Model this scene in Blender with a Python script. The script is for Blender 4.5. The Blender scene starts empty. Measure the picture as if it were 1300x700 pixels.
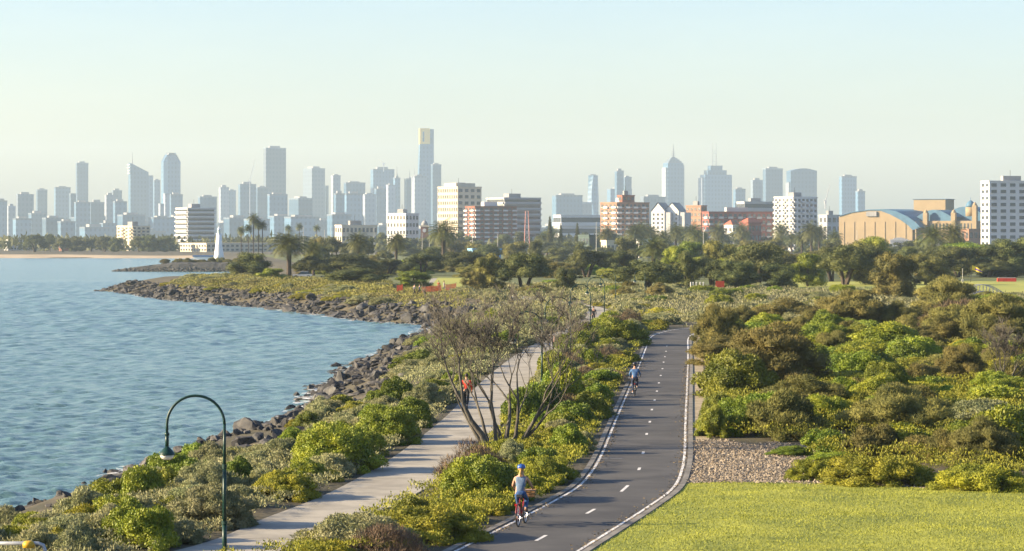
import bpy, bmesh, math, random
import numpy as np
from mathutils import Vector, Matrix
R = math.radians
random.seed(7)
SC = bpy.context.scene
COL = SC.collection

# ------------------------------------------------------------------ camera, world, sun, exposure
F = 3500.0            # focal length in photo pixels (1300 wide), from tower heights and known distances
HY = 303.0            # eye-level row of the photo
ZC = 12.0             # camera height over the sea (lookout hill)
LAND = 3.3            # foreshore level
cam_d = bpy.data.cameras.new('camera')
cam = bpy.data.objects.new('camera', cam_d); COL.objects.link(cam)
cam.location = (0, 0, ZC); cam.rotation_euler = (R(90), 0, 0)
cam_d.sensor_width = 36.0; cam_d.lens = 36.0 * F / 1300.0
cam_d.shift_y = -(350.0 - HY) / 1300.0
cam_d.clip_start = 0.5; cam_d.clip_end = 60000
SC.camera = cam

SUN_EL, SUN_AHEAD = R(19), R(-4)
sun_vec = Vector((-math.cos(SUN_AHEAD) * math.cos(SUN_EL), math.sin(SUN_AHEAD) * math.cos(SUN_EL), math.sin(SUN_EL)))
world = bpy.data.worlds.new('World'); SC.world = world; world.use_nodes = True
wn = world.node_tree.nodes; wl = world.node_tree.links
wn.clear()
w_out = wn.new('ShaderNodeOutputWorld'); w_bg = wn.new('ShaderNodeBackground'); w_sky = wn.new('ShaderNodeTexSky')
w_sky.sky_type = 'NISHITA'; w_sky.sun_disc = False
w_sky.sun_elevation = SUN_EL; w_sky.sun_rotation = math.atan2(sun_vec.x, sun_vec.y) % (2 * math.pi)
w_sky.altitude = 0; w_sky.air_density = 1.0; w_sky.dust_density = 2.0; w_sky.ozone_density = 2.0
w_bg.inputs['Strength'].default_value = 0.092
# afternoon air: the whole horizon ring is warmer and paler than the sky above it
w_tc = wn.new('ShaderNodeTexCoord'); w_sp = wn.new('ShaderNodeSeparateXYZ'); wl.new(w_tc.outputs['Generated'], w_sp.inputs[0])
w_rp = wn.new('ShaderNodeValToRGB'); w_rp.color_ramp.elements[0].position = 0.0; w_rp.color_ramp.elements[1].position = 0.14
w_rp.color_ramp.elements[0].color = (1.13,1.06,1.00,1); w_rp.color_ramp.elements[1].color = (0.70,0.78,0.96,1)
wl.new(w_sp.outputs['Z'], w_rp.inputs['Fac'])
w_mx = wn.new('ShaderNodeMix'); w_mx.data_type = 'RGBA'; w_mx.blend_type = 'MULTIPLY'; w_mx.inputs['Factor'].default_value = 1.0
wl.new(w_sky.outputs[0], w_mx.inputs['A']); wl.new(w_rp.outputs[0], w_mx.inputs['B'])
# very faint high cloud, everywhere in the sky
w_mp = wn.new('ShaderNodeMapping'); w_mp.inputs['Scale'].default_value = (1,1,6); wl.new(w_tc.outputs['Generated'], w_mp.inputs['Vector'])
w_nz = wn.new('ShaderNodeTexNoise'); w_nz.inputs['Scale'].default_value = 5.0; w_nz.inputs['Detail'].default_value = 7; w_nz.inputs['Roughness'].default_value = 0.6; wl.new(w_mp.outputs[0], w_nz.inputs['Vector'])
w_cr = wn.new('ShaderNodeValToRGB'); w_cr.color_ramp.elements[0].position = 0.45; w_cr.color_ramp.elements[1].position = 0.72
w_cr.color_ramp.elements[0].color = (1,1,1,1); w_cr.color_ramp.elements[1].color = (1.07,1.05,1.03,1); wl.new(w_nz.outputs['Fac'], w_cr.inputs['Fac'])
w_m2 = wn.new('ShaderNodeMix'); w_m2.data_type = 'RGBA'; w_m2.blend_type = 'MULTIPLY'; w_m2.inputs['Factor'].default_value = 1.0
wl.new(w_mx.outputs['Result'], w_m2.inputs['A']); wl.new(w_cr.outputs[0], w_m2.inputs['B'])
wl.new(w_m2.outputs['Result'], w_bg.inputs['Color']); wl.new(w_bg.outputs[0], w_out.inputs['Surface'])
sun_d = bpy.data.lights.new('sun', 'SUN'); sun_d.energy = 5.0; sun_d.angle = R(0.5); sun_d.color = (1.0, 0.80, 0.52)
sun = bpy.data.objects.new('sun', sun_d); COL.objects.link(sun)
sun.rotation_euler = sun_vec.to_track_quat('Z', 'Y').to_euler(); sun.location = sun_vec * 400
SC.view_settings.view_transform = 'Standard'; SC.view_settings.look = 'None'
SC.view_settings.gamma = 1.0; SC.view_settings.use_curve_mapping = False
SC.view_settings.exposure = 1.7
SC.render.engine = 'CYCLES'
SC.cycles.use_denoising = True
SC.cycles.max_bounces = 4; SC.cycles.diffuse_bounces = 2; SC.cycles.glossy_bounces = 2
SC.cycles.transmission_bounces = 3; SC.cycles.transparent_max_bounces = 8; SC.cycles.volume_bounces = 0
SC.cycles.caustics_reflective = False; SC.cycles.caustics_refractive = False

# ------------------------------------------------------------------ helpers
def gx(px, Y): return (px - 650.0) / F * Y
def gz(py, Y): return ZC - (py - HY) / F * Y
def W(px, py, z=LAND):
    Y = (ZC - z) * F / (py - HY)
    return Vector((gx(px, Y), Y, z))
def YL(py, z=LAND): return (ZC - z) * F / (py - HY)

MATS = {}
def mat(name, col, rough=0.7, var=0.0, vscale=1.0, col2=None, metal=0.0, bump=0.0, bscale=20.0, spec=0.3, rand=0.0, transl=0.0, detail=4.0, coord='Object', stretch=None):
    if name in MATS: return MATS[name]
    m = bpy.data.materials.new(name); m.use_nodes = True
    n = m.node_tree.nodes; l = m.node_tree.links
    b = n['Principled BSDF']; out = n['Material Output']
    b.inputs['Roughness'].default_value = rough; b.inputs['Metallic'].default_value = metal
    b.inputs['Specular IOR Level'].default_value = spec
    b.inputs['Base Color'].default_value = (*col, 1)
    csock = None
    tc = None
    def coords():
        nonlocal tc
        if tc is None:
            t = n.new('ShaderNodeTexCoord'); tc = t.outputs[coord]
            if stretch:
                mp = n.new('ShaderNodeMapping'); mp.inputs['Scale'].default_value = stretch
                l.new(tc, mp.inputs['Vector']); tc = mp.outputs[0]
        return tc
    if var or col2:
        c2 = col2 or tuple(max(0, c * (1 - var)) for c in col)
        c1 = col if col2 else tuple(min(1, c * (1 + var)) for c in col)
        nz = n.new('ShaderNodeTexNoise'); nz.inputs['Scale'].default_value = vscale; nz.inputs['Detail'].default_value = detail
        l.new(coords(), nz.inputs['Vector'])
        cr = n.new('ShaderNodeValToRGB'); cr.color_ramp.elements[0].position = 0.36; cr.color_ramp.elements[1].position = 0.64
        cr.color_ramp.elements[0].color = (*c2, 1); cr.color_ramp.elements[1].color = (*c1, 1)
        l.new(nz.outputs['Fac'], cr.inputs['Fac']); csock = cr.outputs['Color']
    if rand:
        oi = n.new('ShaderNodeObjectInfo'); hs = n.new('ShaderNodeHueSaturation')
        mr = n.new('ShaderNodeMapRange'); mr.inputs['To Min'].default_value = 1 - rand; mr.inputs['To Max'].default_value = 1 + rand
        l.new(oi.outputs['Random'], mr.inputs['Value']); l.new(mr.outputs[0], hs.inputs['Value'])
        mh = n.new('ShaderNodeMapRange'); mh.inputs['To Min'].default_value = 0.5 - rand * 0.07; mh.inputs['To Max'].default_value = 0.5 + rand * 0.07
        mm = n.new('ShaderNodeMath'); mm.operation = 'FRACT'; mu = n.new('ShaderNodeMath'); mu.operation = 'MULTIPLY'; mu.inputs[1].default_value = 7.31
        l.new(oi.outputs['Random'], mu.inputs[0]); l.new(mu.outputs[0], mm.inputs[0]); l.new(mm.outputs[0], mh.inputs['Value']); l.new(mh.outputs[0], hs.inputs['Hue'])
        if csock: l.new(csock, hs.inputs['Color'])
        else: hs.inputs['Color'].default_value = (*col, 1)
        csock = hs.outputs['Color']
    if csock: l.new(csock, b.inputs['Base Color'])
    if bump:
        nb = n.new('ShaderNodeTexNoise'); nb.inputs['Scale'].default_value = bscale; nb.inputs['Detail'].default_value = 5
        l.new(coords(), nb.inputs['Vector'])
        bp = n.new('ShaderNodeBump'); bp.inputs['Strength'].default_value = 1.0; bp.inputs['Distance'].default_value = bump
        l.new(nb.outputs['Fac'], bp.inputs['Height']); l.new(bp.outputs[0], b.inputs['Normal'])
    if transl:
        t = n.new('ShaderNodeBsdfTranslucent'); mx = n.new('ShaderNodeMixShader'); mx.inputs[0].default_value = transl
        if csock: l.new(csock, t.inputs['Color'])
        else: t.inputs['Color'].default_value = (*col, 1)
        l.new(b.outputs[0], mx.inputs[1]); l.new(t.outputs[0], mx.inputs[2]); l.new(mx.outputs[0], out.inputs['Surface'])
    MATS[name] = m
    return m

def mesh_np(name, v, q, m, smooth=False):
    """mesh from float array (n,3) and int array (k,3|4)"""
    me = bpy.data.meshes.new(name)
    v = np.ascontiguousarray(v, dtype=np.float32); q = np.ascontiguousarray(q, dtype=np.int32)
    k, s = q.shape
    me.vertices.add(len(v)); me.vertices.foreach_set('co', v.ravel())
    me.loops.add(k * s); me.loops.foreach_set('vertex_index', q.ravel())
    me.polygons.add(k); me.polygons.foreach_set('loop_start', np.arange(0, k * s, s, dtype=np.int32))
    me.polygons.foreach_set('use_smooth', np.full(k, smooth, dtype=bool))
    me.update(calc_edges=True); me.validate()
    if m: me.materials.append(m)
    return me

class MB:
    def __init__(s): s.v = []; s.f = []
    def add(s, vs, fs):
        o = len(s.v); s.v += [tuple(p) for p in vs]; s.f += [tuple(i + o for i in f) for f in fs]
    def box(s, x0, x1, y0, y1, z0, z1, T=None):
        vs = [Vector(p) for p in ((x0,y0,z0),(x1,y0,z0),(x1,y1,z0),(x0,y1,z0),(x0,y0,z1),(x1,y0,z1),(x1,y1,z1),(x0,y1,z1))]
        if T: vs = [T @ p for p in vs]
        s.add(vs, [(0,3,2,1),(4,5,6,7),(0,1,5,4),(1,2,6,5),(2,3,7,6),(3,0,4,7)]); return s
    def frustum(s, b, t):
        """b,t: lists of bottom / top ring points, same length"""
        n = len(b); s.add(list(b) + list(t), [(i, (i+1) % n, n + (i+1) % n, n + i) for i in range(n)] + [tuple(range(n-1,-1,-1)), tuple(range(n, 2*n))]); return s
    def tube(s, pts, rad, n=8, cap=True):
        pts = [Vector(p) for p in pts]
        if not isinstance(rad, (list, tuple)): rad = [rad] * len(pts)
        rings = []; up = None
        for i, p in enumerate(pts):
            d = (pts[min(i+1, len(pts)-1)] - pts[max(i-1, 0)])
            d = d.normalized() if d.length > 1e-9 else Vector((0,0,1))
            if up is None:
                up = d.orthogonal().normalized()
            u = (up - d * up.dot(d))
            u = u.normalized() if u.length > 1e-6 else d.orthogonal().normalized()
            up = u; w = d.cross(u)
            rings.append([p + (u * math.cos(a) + w * math.sin(a)) * rad[i] for a in [2*math.pi*k/n for k in range(n)]])
        vs = [q for r in rings for q in r]; fs = []
        for i in range(len(rings)-1):
            for k in range(n):
                fs.append((i*n+k, i*n+(k+1)%n, (i+1)*n+(k+1)%n, (i+1)*n+k))
        if cap: fs += [tuple(range(n-1,-1,-1)), tuple(range((len(rings)-1)*n, len(rings)*n))]
        s.add(vs, fs); return s
    def lathe(s, prof, c=(0,0,0), n=16):
        vs = []; fs = []
        for (r, z) in prof:
            for k in range(n):
                a = 2*math.pi*k/n; vs.append((c[0]+r*math.cos(a), c[1]+r*math.sin(a), c[2]+z))
        for i in range(len(prof)-1):
            for k in range(n): fs.append((i*n+k, i*n+(k+1)%n, (i+1)*n+(k+1)%n, (i+1)*n+k))
        fs += [tuple(range(n-1,-1,-1)), tuple(range((len(prof)-1)*n, len(prof)*n))]
        s.add(vs, fs); return s
    def mesh(s, name, m=None, smooth=False):
        me = bpy.data.meshes.new(name); me.from_pydata(s.v, [], s.f); me.update()
        if m: me.materials.append(m)
        if smooth:
            for p in me.polygons: p.use_smooth = True
        return me
    def obj(s, name, m, parent=None, smooth=False, loc=None):
        return link(name, s.mesh(name, m, smooth), parent, loc)

def link(name, me, parent=None, loc=None, rot=None, scale=None):
    o = bpy.data.objects.new(name, me); COL.objects.link(o)
    if parent: o.parent = parent
    if loc is not None: o.location = loc
    if rot is not None: o.rotation_euler = rot
    if scale is not None: o.scale = scale if hasattr(scale, '__len__') else (scale,)*3
    return o
def tag(o, label=None, cat=None, group=None, kind=None):
    if label: o['label'] = label
    if cat: o['category'] = cat
    if group: o['group'] = group
    if kind: o['kind'] = kind
    return o
def thing(name, label, cat, loc=(0,0,0), rz=0, group=None, scale=None):
    o = link(name, None, None, loc, (0,0,rz), scale); o.empty_display_size = 0.5
    return tag(o, label, cat, group)

def spline(pts, step=1.0):
    """Catmull-Rom through 2-D points, resampled"""
    P = [np.array(p, float) for p in pts]; P = [2*P[0]-P[1]] + P + [2*P[-1]-P[-2]]
    out = []
    for i in range(1, len(P)-2):
        a, b, c, d = P[i-1:i+3]
        n = max(2, int(np.linalg.norm(c-b) / step))
        for t in np.linspace(0, 1, n, endpoint=False):
            out.append(0.5*((2*b)+(-a+c)*t+(2*a-5*b+4*c-d)*t*t+(-a+3*b-3*c+d)*t**3))
    out.append(P[-2]); return np.array(out)
def offset(pl, d):
    t = np.gradient(pl, axis=0); t /= np.linalg.norm(t, axis=1)[:, None]
    return pl + np.stack([t[:,1], -t[:,0]], 1) * d          # d>0 is to the right of travel
def ribbon(name, a, b, z, m, parent=None, thick=0.0):
    """sheet between two polylines; thick>0 gives side faces down"""
    n = len(a); mb = MB()
    va = [(p[0], p[1], z) for p in a]; vb = [(p[0], p[1], z) for p in b]
    vs = va + vb; fs = [(i, n+i, n+i+1, i+1) for i in range(n-1)]
    if thick:
        vs += [(p[0], p[1], z-thick) for p in a] + [(p[0], p[1], z-thick) for p in b]
        fs += [(2*n+i, i, i+1, 2*n+i+1) for i in range(n-1)] + [(n+i, 3*n+i, 3*n+i+1, n+i+1) for i in range(n-1)]
        fs += [(0, 2*n, 3*n, n), (n-1, 2*n-1, 4*n-1, 3*n-1)]
    mb.add(vs, fs)
    return mb.obj(name, m, parent)
def inside(poly, x, y):
    poly = np.asarray(poly); r = np.zeros(np.shape(x), bool); j = len(poly)-1
    for i in range(len(poly)):
        xi, yi = poly[i]; xj, yj = poly[j]
        c = ((yi > y) != (yj > y)) & (x < (xj-xi)*(y-yi)/((yj-yi) if yj != yi else 1e-12)+xi)
        r ^= c; j = i
    return r
def polydist(poly, x, y, closed=False):
    poly = np.asarray(poly, float); d = np.full(np.shape(x), 1e9)
    for i in range(len(poly) - (0 if closed else 1)):
        a = poly[i]; b = poly[(i+1) % len(poly)]; ab = b-a; L = max(ab @ ab, 1e-9)
        t = np.clip(((x-a[0])*ab[0]+(y-a[1])*ab[1])/L, 0, 1)
        d = np.minimum(d, np.hypot(x-a[0]-t*ab[0], y-a[1]-t*ab[1]))
    return d

# ------------------------------------------------------------------ coast, terrain, sea
coast_px = [(0,665),(60,655),(110,642),(165,620),(160,603),(210,590),(320,566),(360,541),(395,505),(440,475),(500,443),(535,428),(552,420),
            (550,414),(500,411),(440,405),(400,399),(330,391),(250,384),(200,379),(150,371)]
coast = [(-60,-60),(-45,20),(-31,60),(-25,90)] + [tuple(W(a,b,0).xy) for a,b in coast_px]
coast += [(-93,626),(-90,645),(-74,672),(-64,715),(-75,800),(-88,930),(-101,1020),(-118,1100),(-135,1300),(-165,1540),(-188,1647),(-312,1680),(-800,1740),(-2600,1900)]
coast_s = spline(coast, 6.0)
rngc = np.random.default_rng(3)
coast_s[:,0] += rngc.normal(0, 0.5, len(coast_s))
landpoly = np.vstack([coast_s, [(-2600,30000),(30000,30000),(30000,-60)]])
def clearing(x, y):
    px = 650 + F*x/y
    return (px > 498) & (px < 588) & (y > 350) & (y < 520)
def sstep(a, b, x):
    t = np.clip((x-a)/(b-a), 0, 1); return t*t*(3-2*t)
def height(x, y):
    x = np.asarray(x, float); y = np.asarray(y, float)
    d = polydist(coast_s, x, y); s = np.where(inside(landpoly, x, y), d, -d)
    beach = y > 1500
    z = np.where(s < 0, np.maximum(s*0.35, -1.6), 0)
    zl = 2.1*np.clip(s/5.5, 0, 1) + (LAND-2.1)*sstep(5, 14, s)
    zb = LAND*sstep(0, 60, s)
    z = np.where(s >= 0, np.where(beach, zb, zl), z)
    hill = 7.0*(1-sstep(0, 58, y))*np.where(s > 0, sstep(0, 25, s), 0)
    return z + hill
xs = np.concatenate([[-2600,-1500,-900,-600,-450,-350,-280,-220,-180], np.arange(-150,-30,2.5), np.arange(-30,30,1.25), np.arange(30,120,5), [140,180,250,350,500,800,1500,2600]])
ys = np.concatenate([np.arange(-60,76,6), np.arange(76,250,1.5), np.arange(250,450,2.5), np.arange(450,720,5), np.arange(720,1150,14), [1180,1230,1300,1400,1500,1560,1600,1630,1650,1665,1680,1695,1710,1730,1760,1800,1900,2200,2600,3500,5000,7000,9500]])
GX, GY = np.meshgrid(xs, ys); GZ = height(GX.ravel(), GY.ravel()).reshape(GX.shape)
nx, ny = len(xs), len(ys)
ii = (np.arange(ny-1)[:,None]*nx + np.arange(nx-1)[None,:]).ravel()
gq = np.stack([ii, ii+1, ii+nx+1, ii+nx], 1)
m_ground = mat('ground_soil', (0.095,0.078,0.048), 0.95, col2=(0.05,0.046,0.025), vscale=0.35, bump=0.05, bscale=3.0, detail=8)
ground = link('ground', mesh_np('ground', np.stack([GX.ravel(),GY.ravel(),GZ.ravel()],1), gq, m_ground, True))
tag(ground, kind='structure')
def H1(x, y):
    i = min(max(int(np.searchsorted(xs, x))-1, 0), nx-2); j = min(max(int(np.searchsorted(ys, y))-1, 0), ny-2)
    u = (x-xs[i])/(xs[i+1]-xs[i]); v = (y-ys[j])/(ys[j+1]-ys[j])
    return float((GZ[j,i]*(1-u)+GZ[j,i+1]*u)*(1-v) + (GZ[j+1,i]*(1-u)+GZ[j+1,i+1]*u)*v)

# sea: dark teal, glossy, wind chop
def sea_material():
    m = bpy.data.materials.new('sea_water'); m.use_nodes = True; n = m.node_tree.nodes; l = m.node_tree.links
    b = n['Principled BSDF']; b.inputs['Roughness'].default_value = 0.2; b.inputs['IOR'].default_value = 1.33
    tc = n.new('ShaderNodeTexCoord')
    def noise(scale, stretch, detail, rough=0.6):
        mp = n.new('ShaderNodeMapping'); mp.inputs['Scale'].default_value = stretch; mp.inputs['Rotation'].default_value = (0,0,R(12))
        nz = n.new('ShaderNodeTexNoise'); nz.inputs['Scale'].default_value = scale; nz.inputs['Detail'].default_value = detail; nz.inputs['Roughness'].default_value = rough
        l.new(tc.outputs['Object'], mp.inputs['Vector']); l.new(mp.outputs[0], nz.inputs['Vector']); return nz.outputs['Fac']
    c = noise(0.03, (1,0.45,1), 4)
    cr = n.new('ShaderNodeValToRGB'); cr.color_ramp.elements[0].color = (0.085,0.16,0.15,1); cr.color_ramp.elements[1].color = (0.105,0.185,0.17,1)
    cr.color_ramp.elements[0].position = 0.4; cr.color_ramp.elements[1].position = 0.62
    l.new(c, cr.inputs['Fac']); l.new(cr.outputs['Color'], b.inputs['Base Color'])
    a1 = noise(3.2, (0.55,1.0,1), 5); 
    bp = n.new('ShaderNodeBump'); bp.inputs['Distance'].default_value = 0.14; l.new(a1, bp.inputs['Height'])
    l.new(bp.outputs[0], b.inputs['Normal'])
    return m
# real chop: a wave-height grid whose spacing follows distance
def sea_grid():
    rows = [-80.0, 0, 60, 90, 104.0]
    while rows[-1] < 760: rows.append(rows[-1]*1.0025)
    while rows[-1] < 1900: rows.append(rows[-1]*1.01)
    rows = np.array(rows + [2100,2600,4000,9500]); cols = np.linspace(-0.205, 0.01, 400)
    Yg = rows[:,None]*np.ones_like(cols)[None,:]; Xg = rows[:,None]*cols[None,:]
    Xg[:,0] = -3000 - np.abs(rows)*0.2; Xg[:3,1:] = np.linspace(-120,-20,399)[None]
    rng = np.random.default_rng(5); Z = np.zeros_like(Xg)
    for k in range(54):
        lam = 0.55*2**(rng.random()*2.5); th = R(-50) + rng.normal(0, 0.75)
        kx, ky = math.cos(th)*2*math.pi/lam, math.sin(th)*2*math.pi/lam
        amp = 0.0074*lam**0.93
        sp = np.maximum(np.abs(rows)*0.0025, np.gradient(rows))
        fade = np.clip(lam/(sp*2.6) - 0.6, 0, 1)[:,None]
        ph = kx*Xg + ky*Yg + rng.random()*6.28 + 0.9*np.sin(Xg*0.11*rng.random()+Yg*0.07*rng.random()+rng.random()*6)
        s_ = np.sin(ph); Z += amp*fade*(s_ + 0.35*s_*s_ - 0.17)
    for k in range(16):
        lam = 2.6*2**(rng.random()*1.7); th = R(-50) + rng.normal(0, 0.8)
        kx, ky = math.cos(th)*2*math.pi/lam, math.sin(th)*2*math.pi/lam
        fade = (np.clip(lam/(np.maximum(np.abs(rows)*0.0025, np.gradient(rows))*2.2) - 0.6, 0, 1)*sstep(160, 420, rows))[:,None]
        s_ = np.sin(kx*Xg + ky*Yg + rng.random()*6.28 + 1.2*np.sin(Xg*0.09*rng.random()+Yg*0.05*rng.random())); Z += 0.0085*lam**0.95*fade*(s_ + .35*s_*s_ - .17)
    r, c = Xg.shape; i = (np.arange(r-1)[:,None]*c + np.arange(c-1)[None,:]).ravel()
    return mesh_np('sea', np.stack([Xg.ravel(),Yg.ravel(),Z.ravel()],1), np.stack([i,i+1,i+c+1,i+c],1), sea_material(), True)
sea = link('sea', sea_grid()); tag(sea, kind='structure')
m_sand = mat('beach_sand', (0.36,0.28,0.18), 0.95, var=0.12, vscale=0.05)
bl = spline([(-188,1650),(-250,1668),(-312,1683),(-500,1706),(-800,1743)], 15)
nb_ = len(bl); mb = MB()
offs = [(0.0,0.06),(14,0.9),(32,2.35)]
vs = []
for o_, z_ in offs:
    q = offset(bl, o_); vs += [(p[0], p[1], H1(p[0],p[1])+0.08) for p in q]
mb.add(vs, [(r*nb_+i, r*nb_+i+1, (r+1)*nb_+i+1, (r+1)*nb_+i) for r in range(2) for i in range(nb_-1)])
tag(mb.obj('beach', m_sand), kind='structure')

# ------------------------------------------------------------------ path, road, lawns, gravel
road_l = [(600,690.7),(652,664.7),(728,625.7),(759.7,592.3),(778,544),(797,495.7),(809,469),(819,442),(825,429)]
road_r = [(730,699),(785.7,668),(822.8,644),(860,616),(868,580),(869,556.6),(873.7,484.6),(875,428)]
L_ = np.array([W(*p).xy for p in road_l]); R_ = np.array([W(*p).xy for p in road_r])
RW = 1.66
yq = np.array([78,84,90,96,103,112,125,142,165,190,215,240])
def itp(P, y): return np.interp(y, P[:,1], P[:,0])
cx = []
for y in yq:
    a = itp(L_, y) if y <= L_[-1,1] else None
    b = itp(R_, y)
    cx.append((a + b)/2)
c_pts = [(-3.6,60),(-1.2,70)] + list(zip(cx, yq)) + [(cx[-1]+1.4,252),(cx[-1]+4.2,264),(cx[-1]+9.5,271),(cx[-1]+18,275),(cx[-1]+40,280)]
road_c = spline(c_pts, 1.0)
m_asph = mat('asphalt', (0.080,0.076,0.070), 0.85, col2=(0.047,0.045,0.043), vscale=0.45, bump=0.004, bscale=60, detail=10)
m_line = mat('road_paint', (0.70,0.68,0.63), 0.6, col2=(0.46,0.44,0.41), vscale=1.6)
m_conc = mat('path_concrete', (0.29,0.265,0.215), 0.9, var=0.18, vscale=0.7, bump=0.003, bscale=40, detail=8)
m_edge = mat('edging_concrete', (0.165,0.152,0.13), 0.9, var=0.3, vscale=1.0)
EPS = 0.004
road = ribbon('bike_road', offset(road_c, -RW-0.14), offset(road_c, RW+0.14), LAND+0.03, m_asph); tag(road, kind='structure')
for s in (-1, 1):
    e = ribbon('kerb_edging', offset(road_c, s*(RW+0.14)), offset(road_c, s*(RW+0.34)), LAND+0.055, m_edge, road, 0.1) if s > 0 else ribbon('kerb_edging', offset(road_c, s*(RW+0.34)), offset(road_c, s*(RW+0.14)), LAND+0.055, m_edge, road, 0.1)
    ribbon('edge_line', offset(road_c, s*RW-0.05), offset(road_c, s*RW+0.05), LAND+0.03+EPS, m_line, road)
# dashes: pixel centres of the photo, long ones first
def at_road(y):
    i = int(np.argmin(np.abs(road_c[:,1]-y))); return i
dash = [(687,684.5,1.5),(750,650.5,1.5),(793,621.5,2.4)] + [(811.5,596.5,1.1),(816.5,576,1.1),(821,552,1.1),(825,536.5,1.1),(827.6,521,1.1),(831,509,1.1),(834,497.5,1.1),(836.5,487,1.1),(838.8,477.5,1.1),(841,469,1.1),(842.5,460.5,1.1),(844,453.7,1.1),(845.5,446.7,1.1),(846.5,440,1.2)]
dash_me = None
for (dx, dy, dl) in dash:
    w = W(dx, dy); i = at_road(w.y); t = road_c[min(i+1,len(road_c)-1)] - road_c[i-1]; a = math.atan2(t[1], t[0])
    mb = MB(); mb.add([(-dl/2,-.055,0),(dl/2,-.055,0),(dl/2,.055,0),(-dl/2,.055,0)], [(0,1,2,3)])
    o = mb.obj('lane_dash', m_line, road); o.location = (w.x, w.y, LAND+0.03+EPS); o.rotation_euler.z = a
# faint cross joints / small arrows near the left line
for (jx, jy, jl) in [(770,573,1.0),(766,583,1.1),(787,531,.8)]:
    w = W(jx, jy); mb = MB(); mb.add([(-jl/2,-.05,0),(jl/2,-.05,0),(jl/2,.05,0),(-jl/2,.05,0)], [(0,1,2,3)])
    o = mb.obj('give_way_mark', mat('worn_paint', (0.34,0.34,0.33), 0.8, var=0.3, vscale=4), road); o.location = (w.x+.2, w.y, LAND+0.03+EPS)

path_l = [(240,697),(330,662),(420,626),(500,581),(560,535),(590,506)]
PL = [tuple(W(*p).xy) for p in path_l]
p_pts = [(-14.5,56),(-11.2,68)] + [(x+1.5, y) for x, y in PL] + [(0.2,178),(2.4,215),(5.2,250),(8.2,285),(10.2,318),(9.4,350),(4,390),(-3,430),(-9,470),(-14,520),(-16,600)]
path_c = spline(p_pts, 1.0)
PW = 1.5
path = ribbon('foot_path', offset(path_c, -PW), offset(path_c, PW), LAND+0.03, m_conc, None, 0.08); tag(path, kind='structure')
# expansion joints cut the path into slabs
m_joint = mat('joint_dark', (0.16,0.14,0.11), 0.95)
k = 0
for i in range(5, len(path_c)-2, 6):
    if path_c[i,1] < 70 or path_c[i,1] > 180: continue
    t = path_c[i+1]-path_c[i-1]; a = math.atan2(t[1], t[0])
    mb = MB(); mb.add([(-.012,-PW,0),(.012,-PW,0),(.012,PW,0),(-.012,PW,0)], [(0,1,2,3)])
    o = mb.obj('slab_joint', m_joint, path); o.location = (*path_c[i], LAND+0.03+EPS); o.rotation_euler.z = a

def sheet(name, poly, z, m, step=None):
    mb = MB(); mb.add([(x, y, z) for x, y in poly], [tuple(range(len(poly)))]); o = mb.obj(name, m); tag(o, kind='structure'); return o
def fan(pxs, z=LAND): return [tuple(W(a,b,z).xy) for a,b in pxs]
m_lawn = mat('mown_grass', (0.285,0.29,0.037), 0.95, col2=(0.16,0.185,0.028), vscale=0.5, bump=0.05, bscale=9, detail=9)
rl = offset(road_c, RW+0.345); rl = rl[(rl[:,1] > 62) & (rl[:,1] < 98.5)]
lawn_poly = [tuple(p) for p in rl] + [(7.6,98.4),(9,98.0),(10.3,98.1),(11.6,97.3),(13,96.9),(14.2,96.1),(16,95.6),(17.5,95.5),(19,94.6),(22,94.5),(25,93.6),(34,94),(45,90),(45,62)]
_lw = [(lambda r: (r.uniform(3,11), r.uniform(0,3.14), r.random()*6))(random.Random(90+k)) for k in range(14)]
def lawn_z(f, g):
    P = np.array(lawn_poly); d = np.where(inside(P, f, g), polydist(P, f, g, True), -1); z = np.zeros_like(f)
    for lam, th, ph in _lw: z += 0.0048*lam**.7*np.sin((f*math.cos(th)+g*math.sin(th))*6.28/lam+ph)
    return LAND + 0.024 + np.maximum(0, (z+.05))*sstep(0, 3, d), d
def lawn_mesh():
    P = np.array(lawn_poly); gx_ = np.arange(-4, 45, .5); gy_ = np.arange(62, 99, .7); A, B = np.meshgrid(gx_, gy_); f = A.ravel(); g = B.ravel()
    z, d = lawn_z(f, g); w = len(gx_)
    i = (np.arange(len(gy_)-1)[:,None]*w + np.arange(w-1)[None]).ravel(); q = np.stack([i,i+1,i+w+1,i+w],1); q = q[(d[q] > 0.02).all(1)]
    mb = MB(); mb.add([(x, y, LAND+0.02) for x, y in lawn_poly], [tuple(range(len(lawn_poly)))]); o = len(mb.v); mb.v += [tuple(p) for p in np.stack([f,g,z],1)]; mb.f += [tuple(int(k)+o for k in r) for r in q]
    return mb
tag(lawn_mesh().obj('lawn', m_lawn, None, True), kind='structure')
m_gravel = mat('gravel_mulch', (0.29,0.25,0.19), 0.95, col2=(0.15,0.13,0.10), vscale=7, bump=0.05, bscale=14, detail=6)
rg = offset(road_c, RW+0.345); rg = rg[(rg[:,1] > 97.5) & (rg[:,1] < 119)]
grav_poly = [tuple(p) for p in rg] + [(9.2,119),(10.2,116),(11.2,118),(13,113),(12.2,108),(14,105),(15.5,101),(22,96.2),(20,94.2),(16,95.2),(13,96.4),(10,97.4),(7,97.9)]
sheet('gravel_bed', grav_poly, LAND+0.012, m_gravel)
# bare sandy verge along the road's right edge
m_verge = mat('sandy_verge', (0.36,0.29,0.19), 0.95, col2=(0.22,0.18,0.11), vscale=1.3, bump=0.03, bscale=8)
rv = road_c[(road_c[:,1] > 118) & (road_c[:,1] < 252)]
tag(ribbon('sandy_verge', offset(rv, RW+0.34), offset(rv, RW+1.05), LAND+0.014, m_verge), kind='structure')
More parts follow.
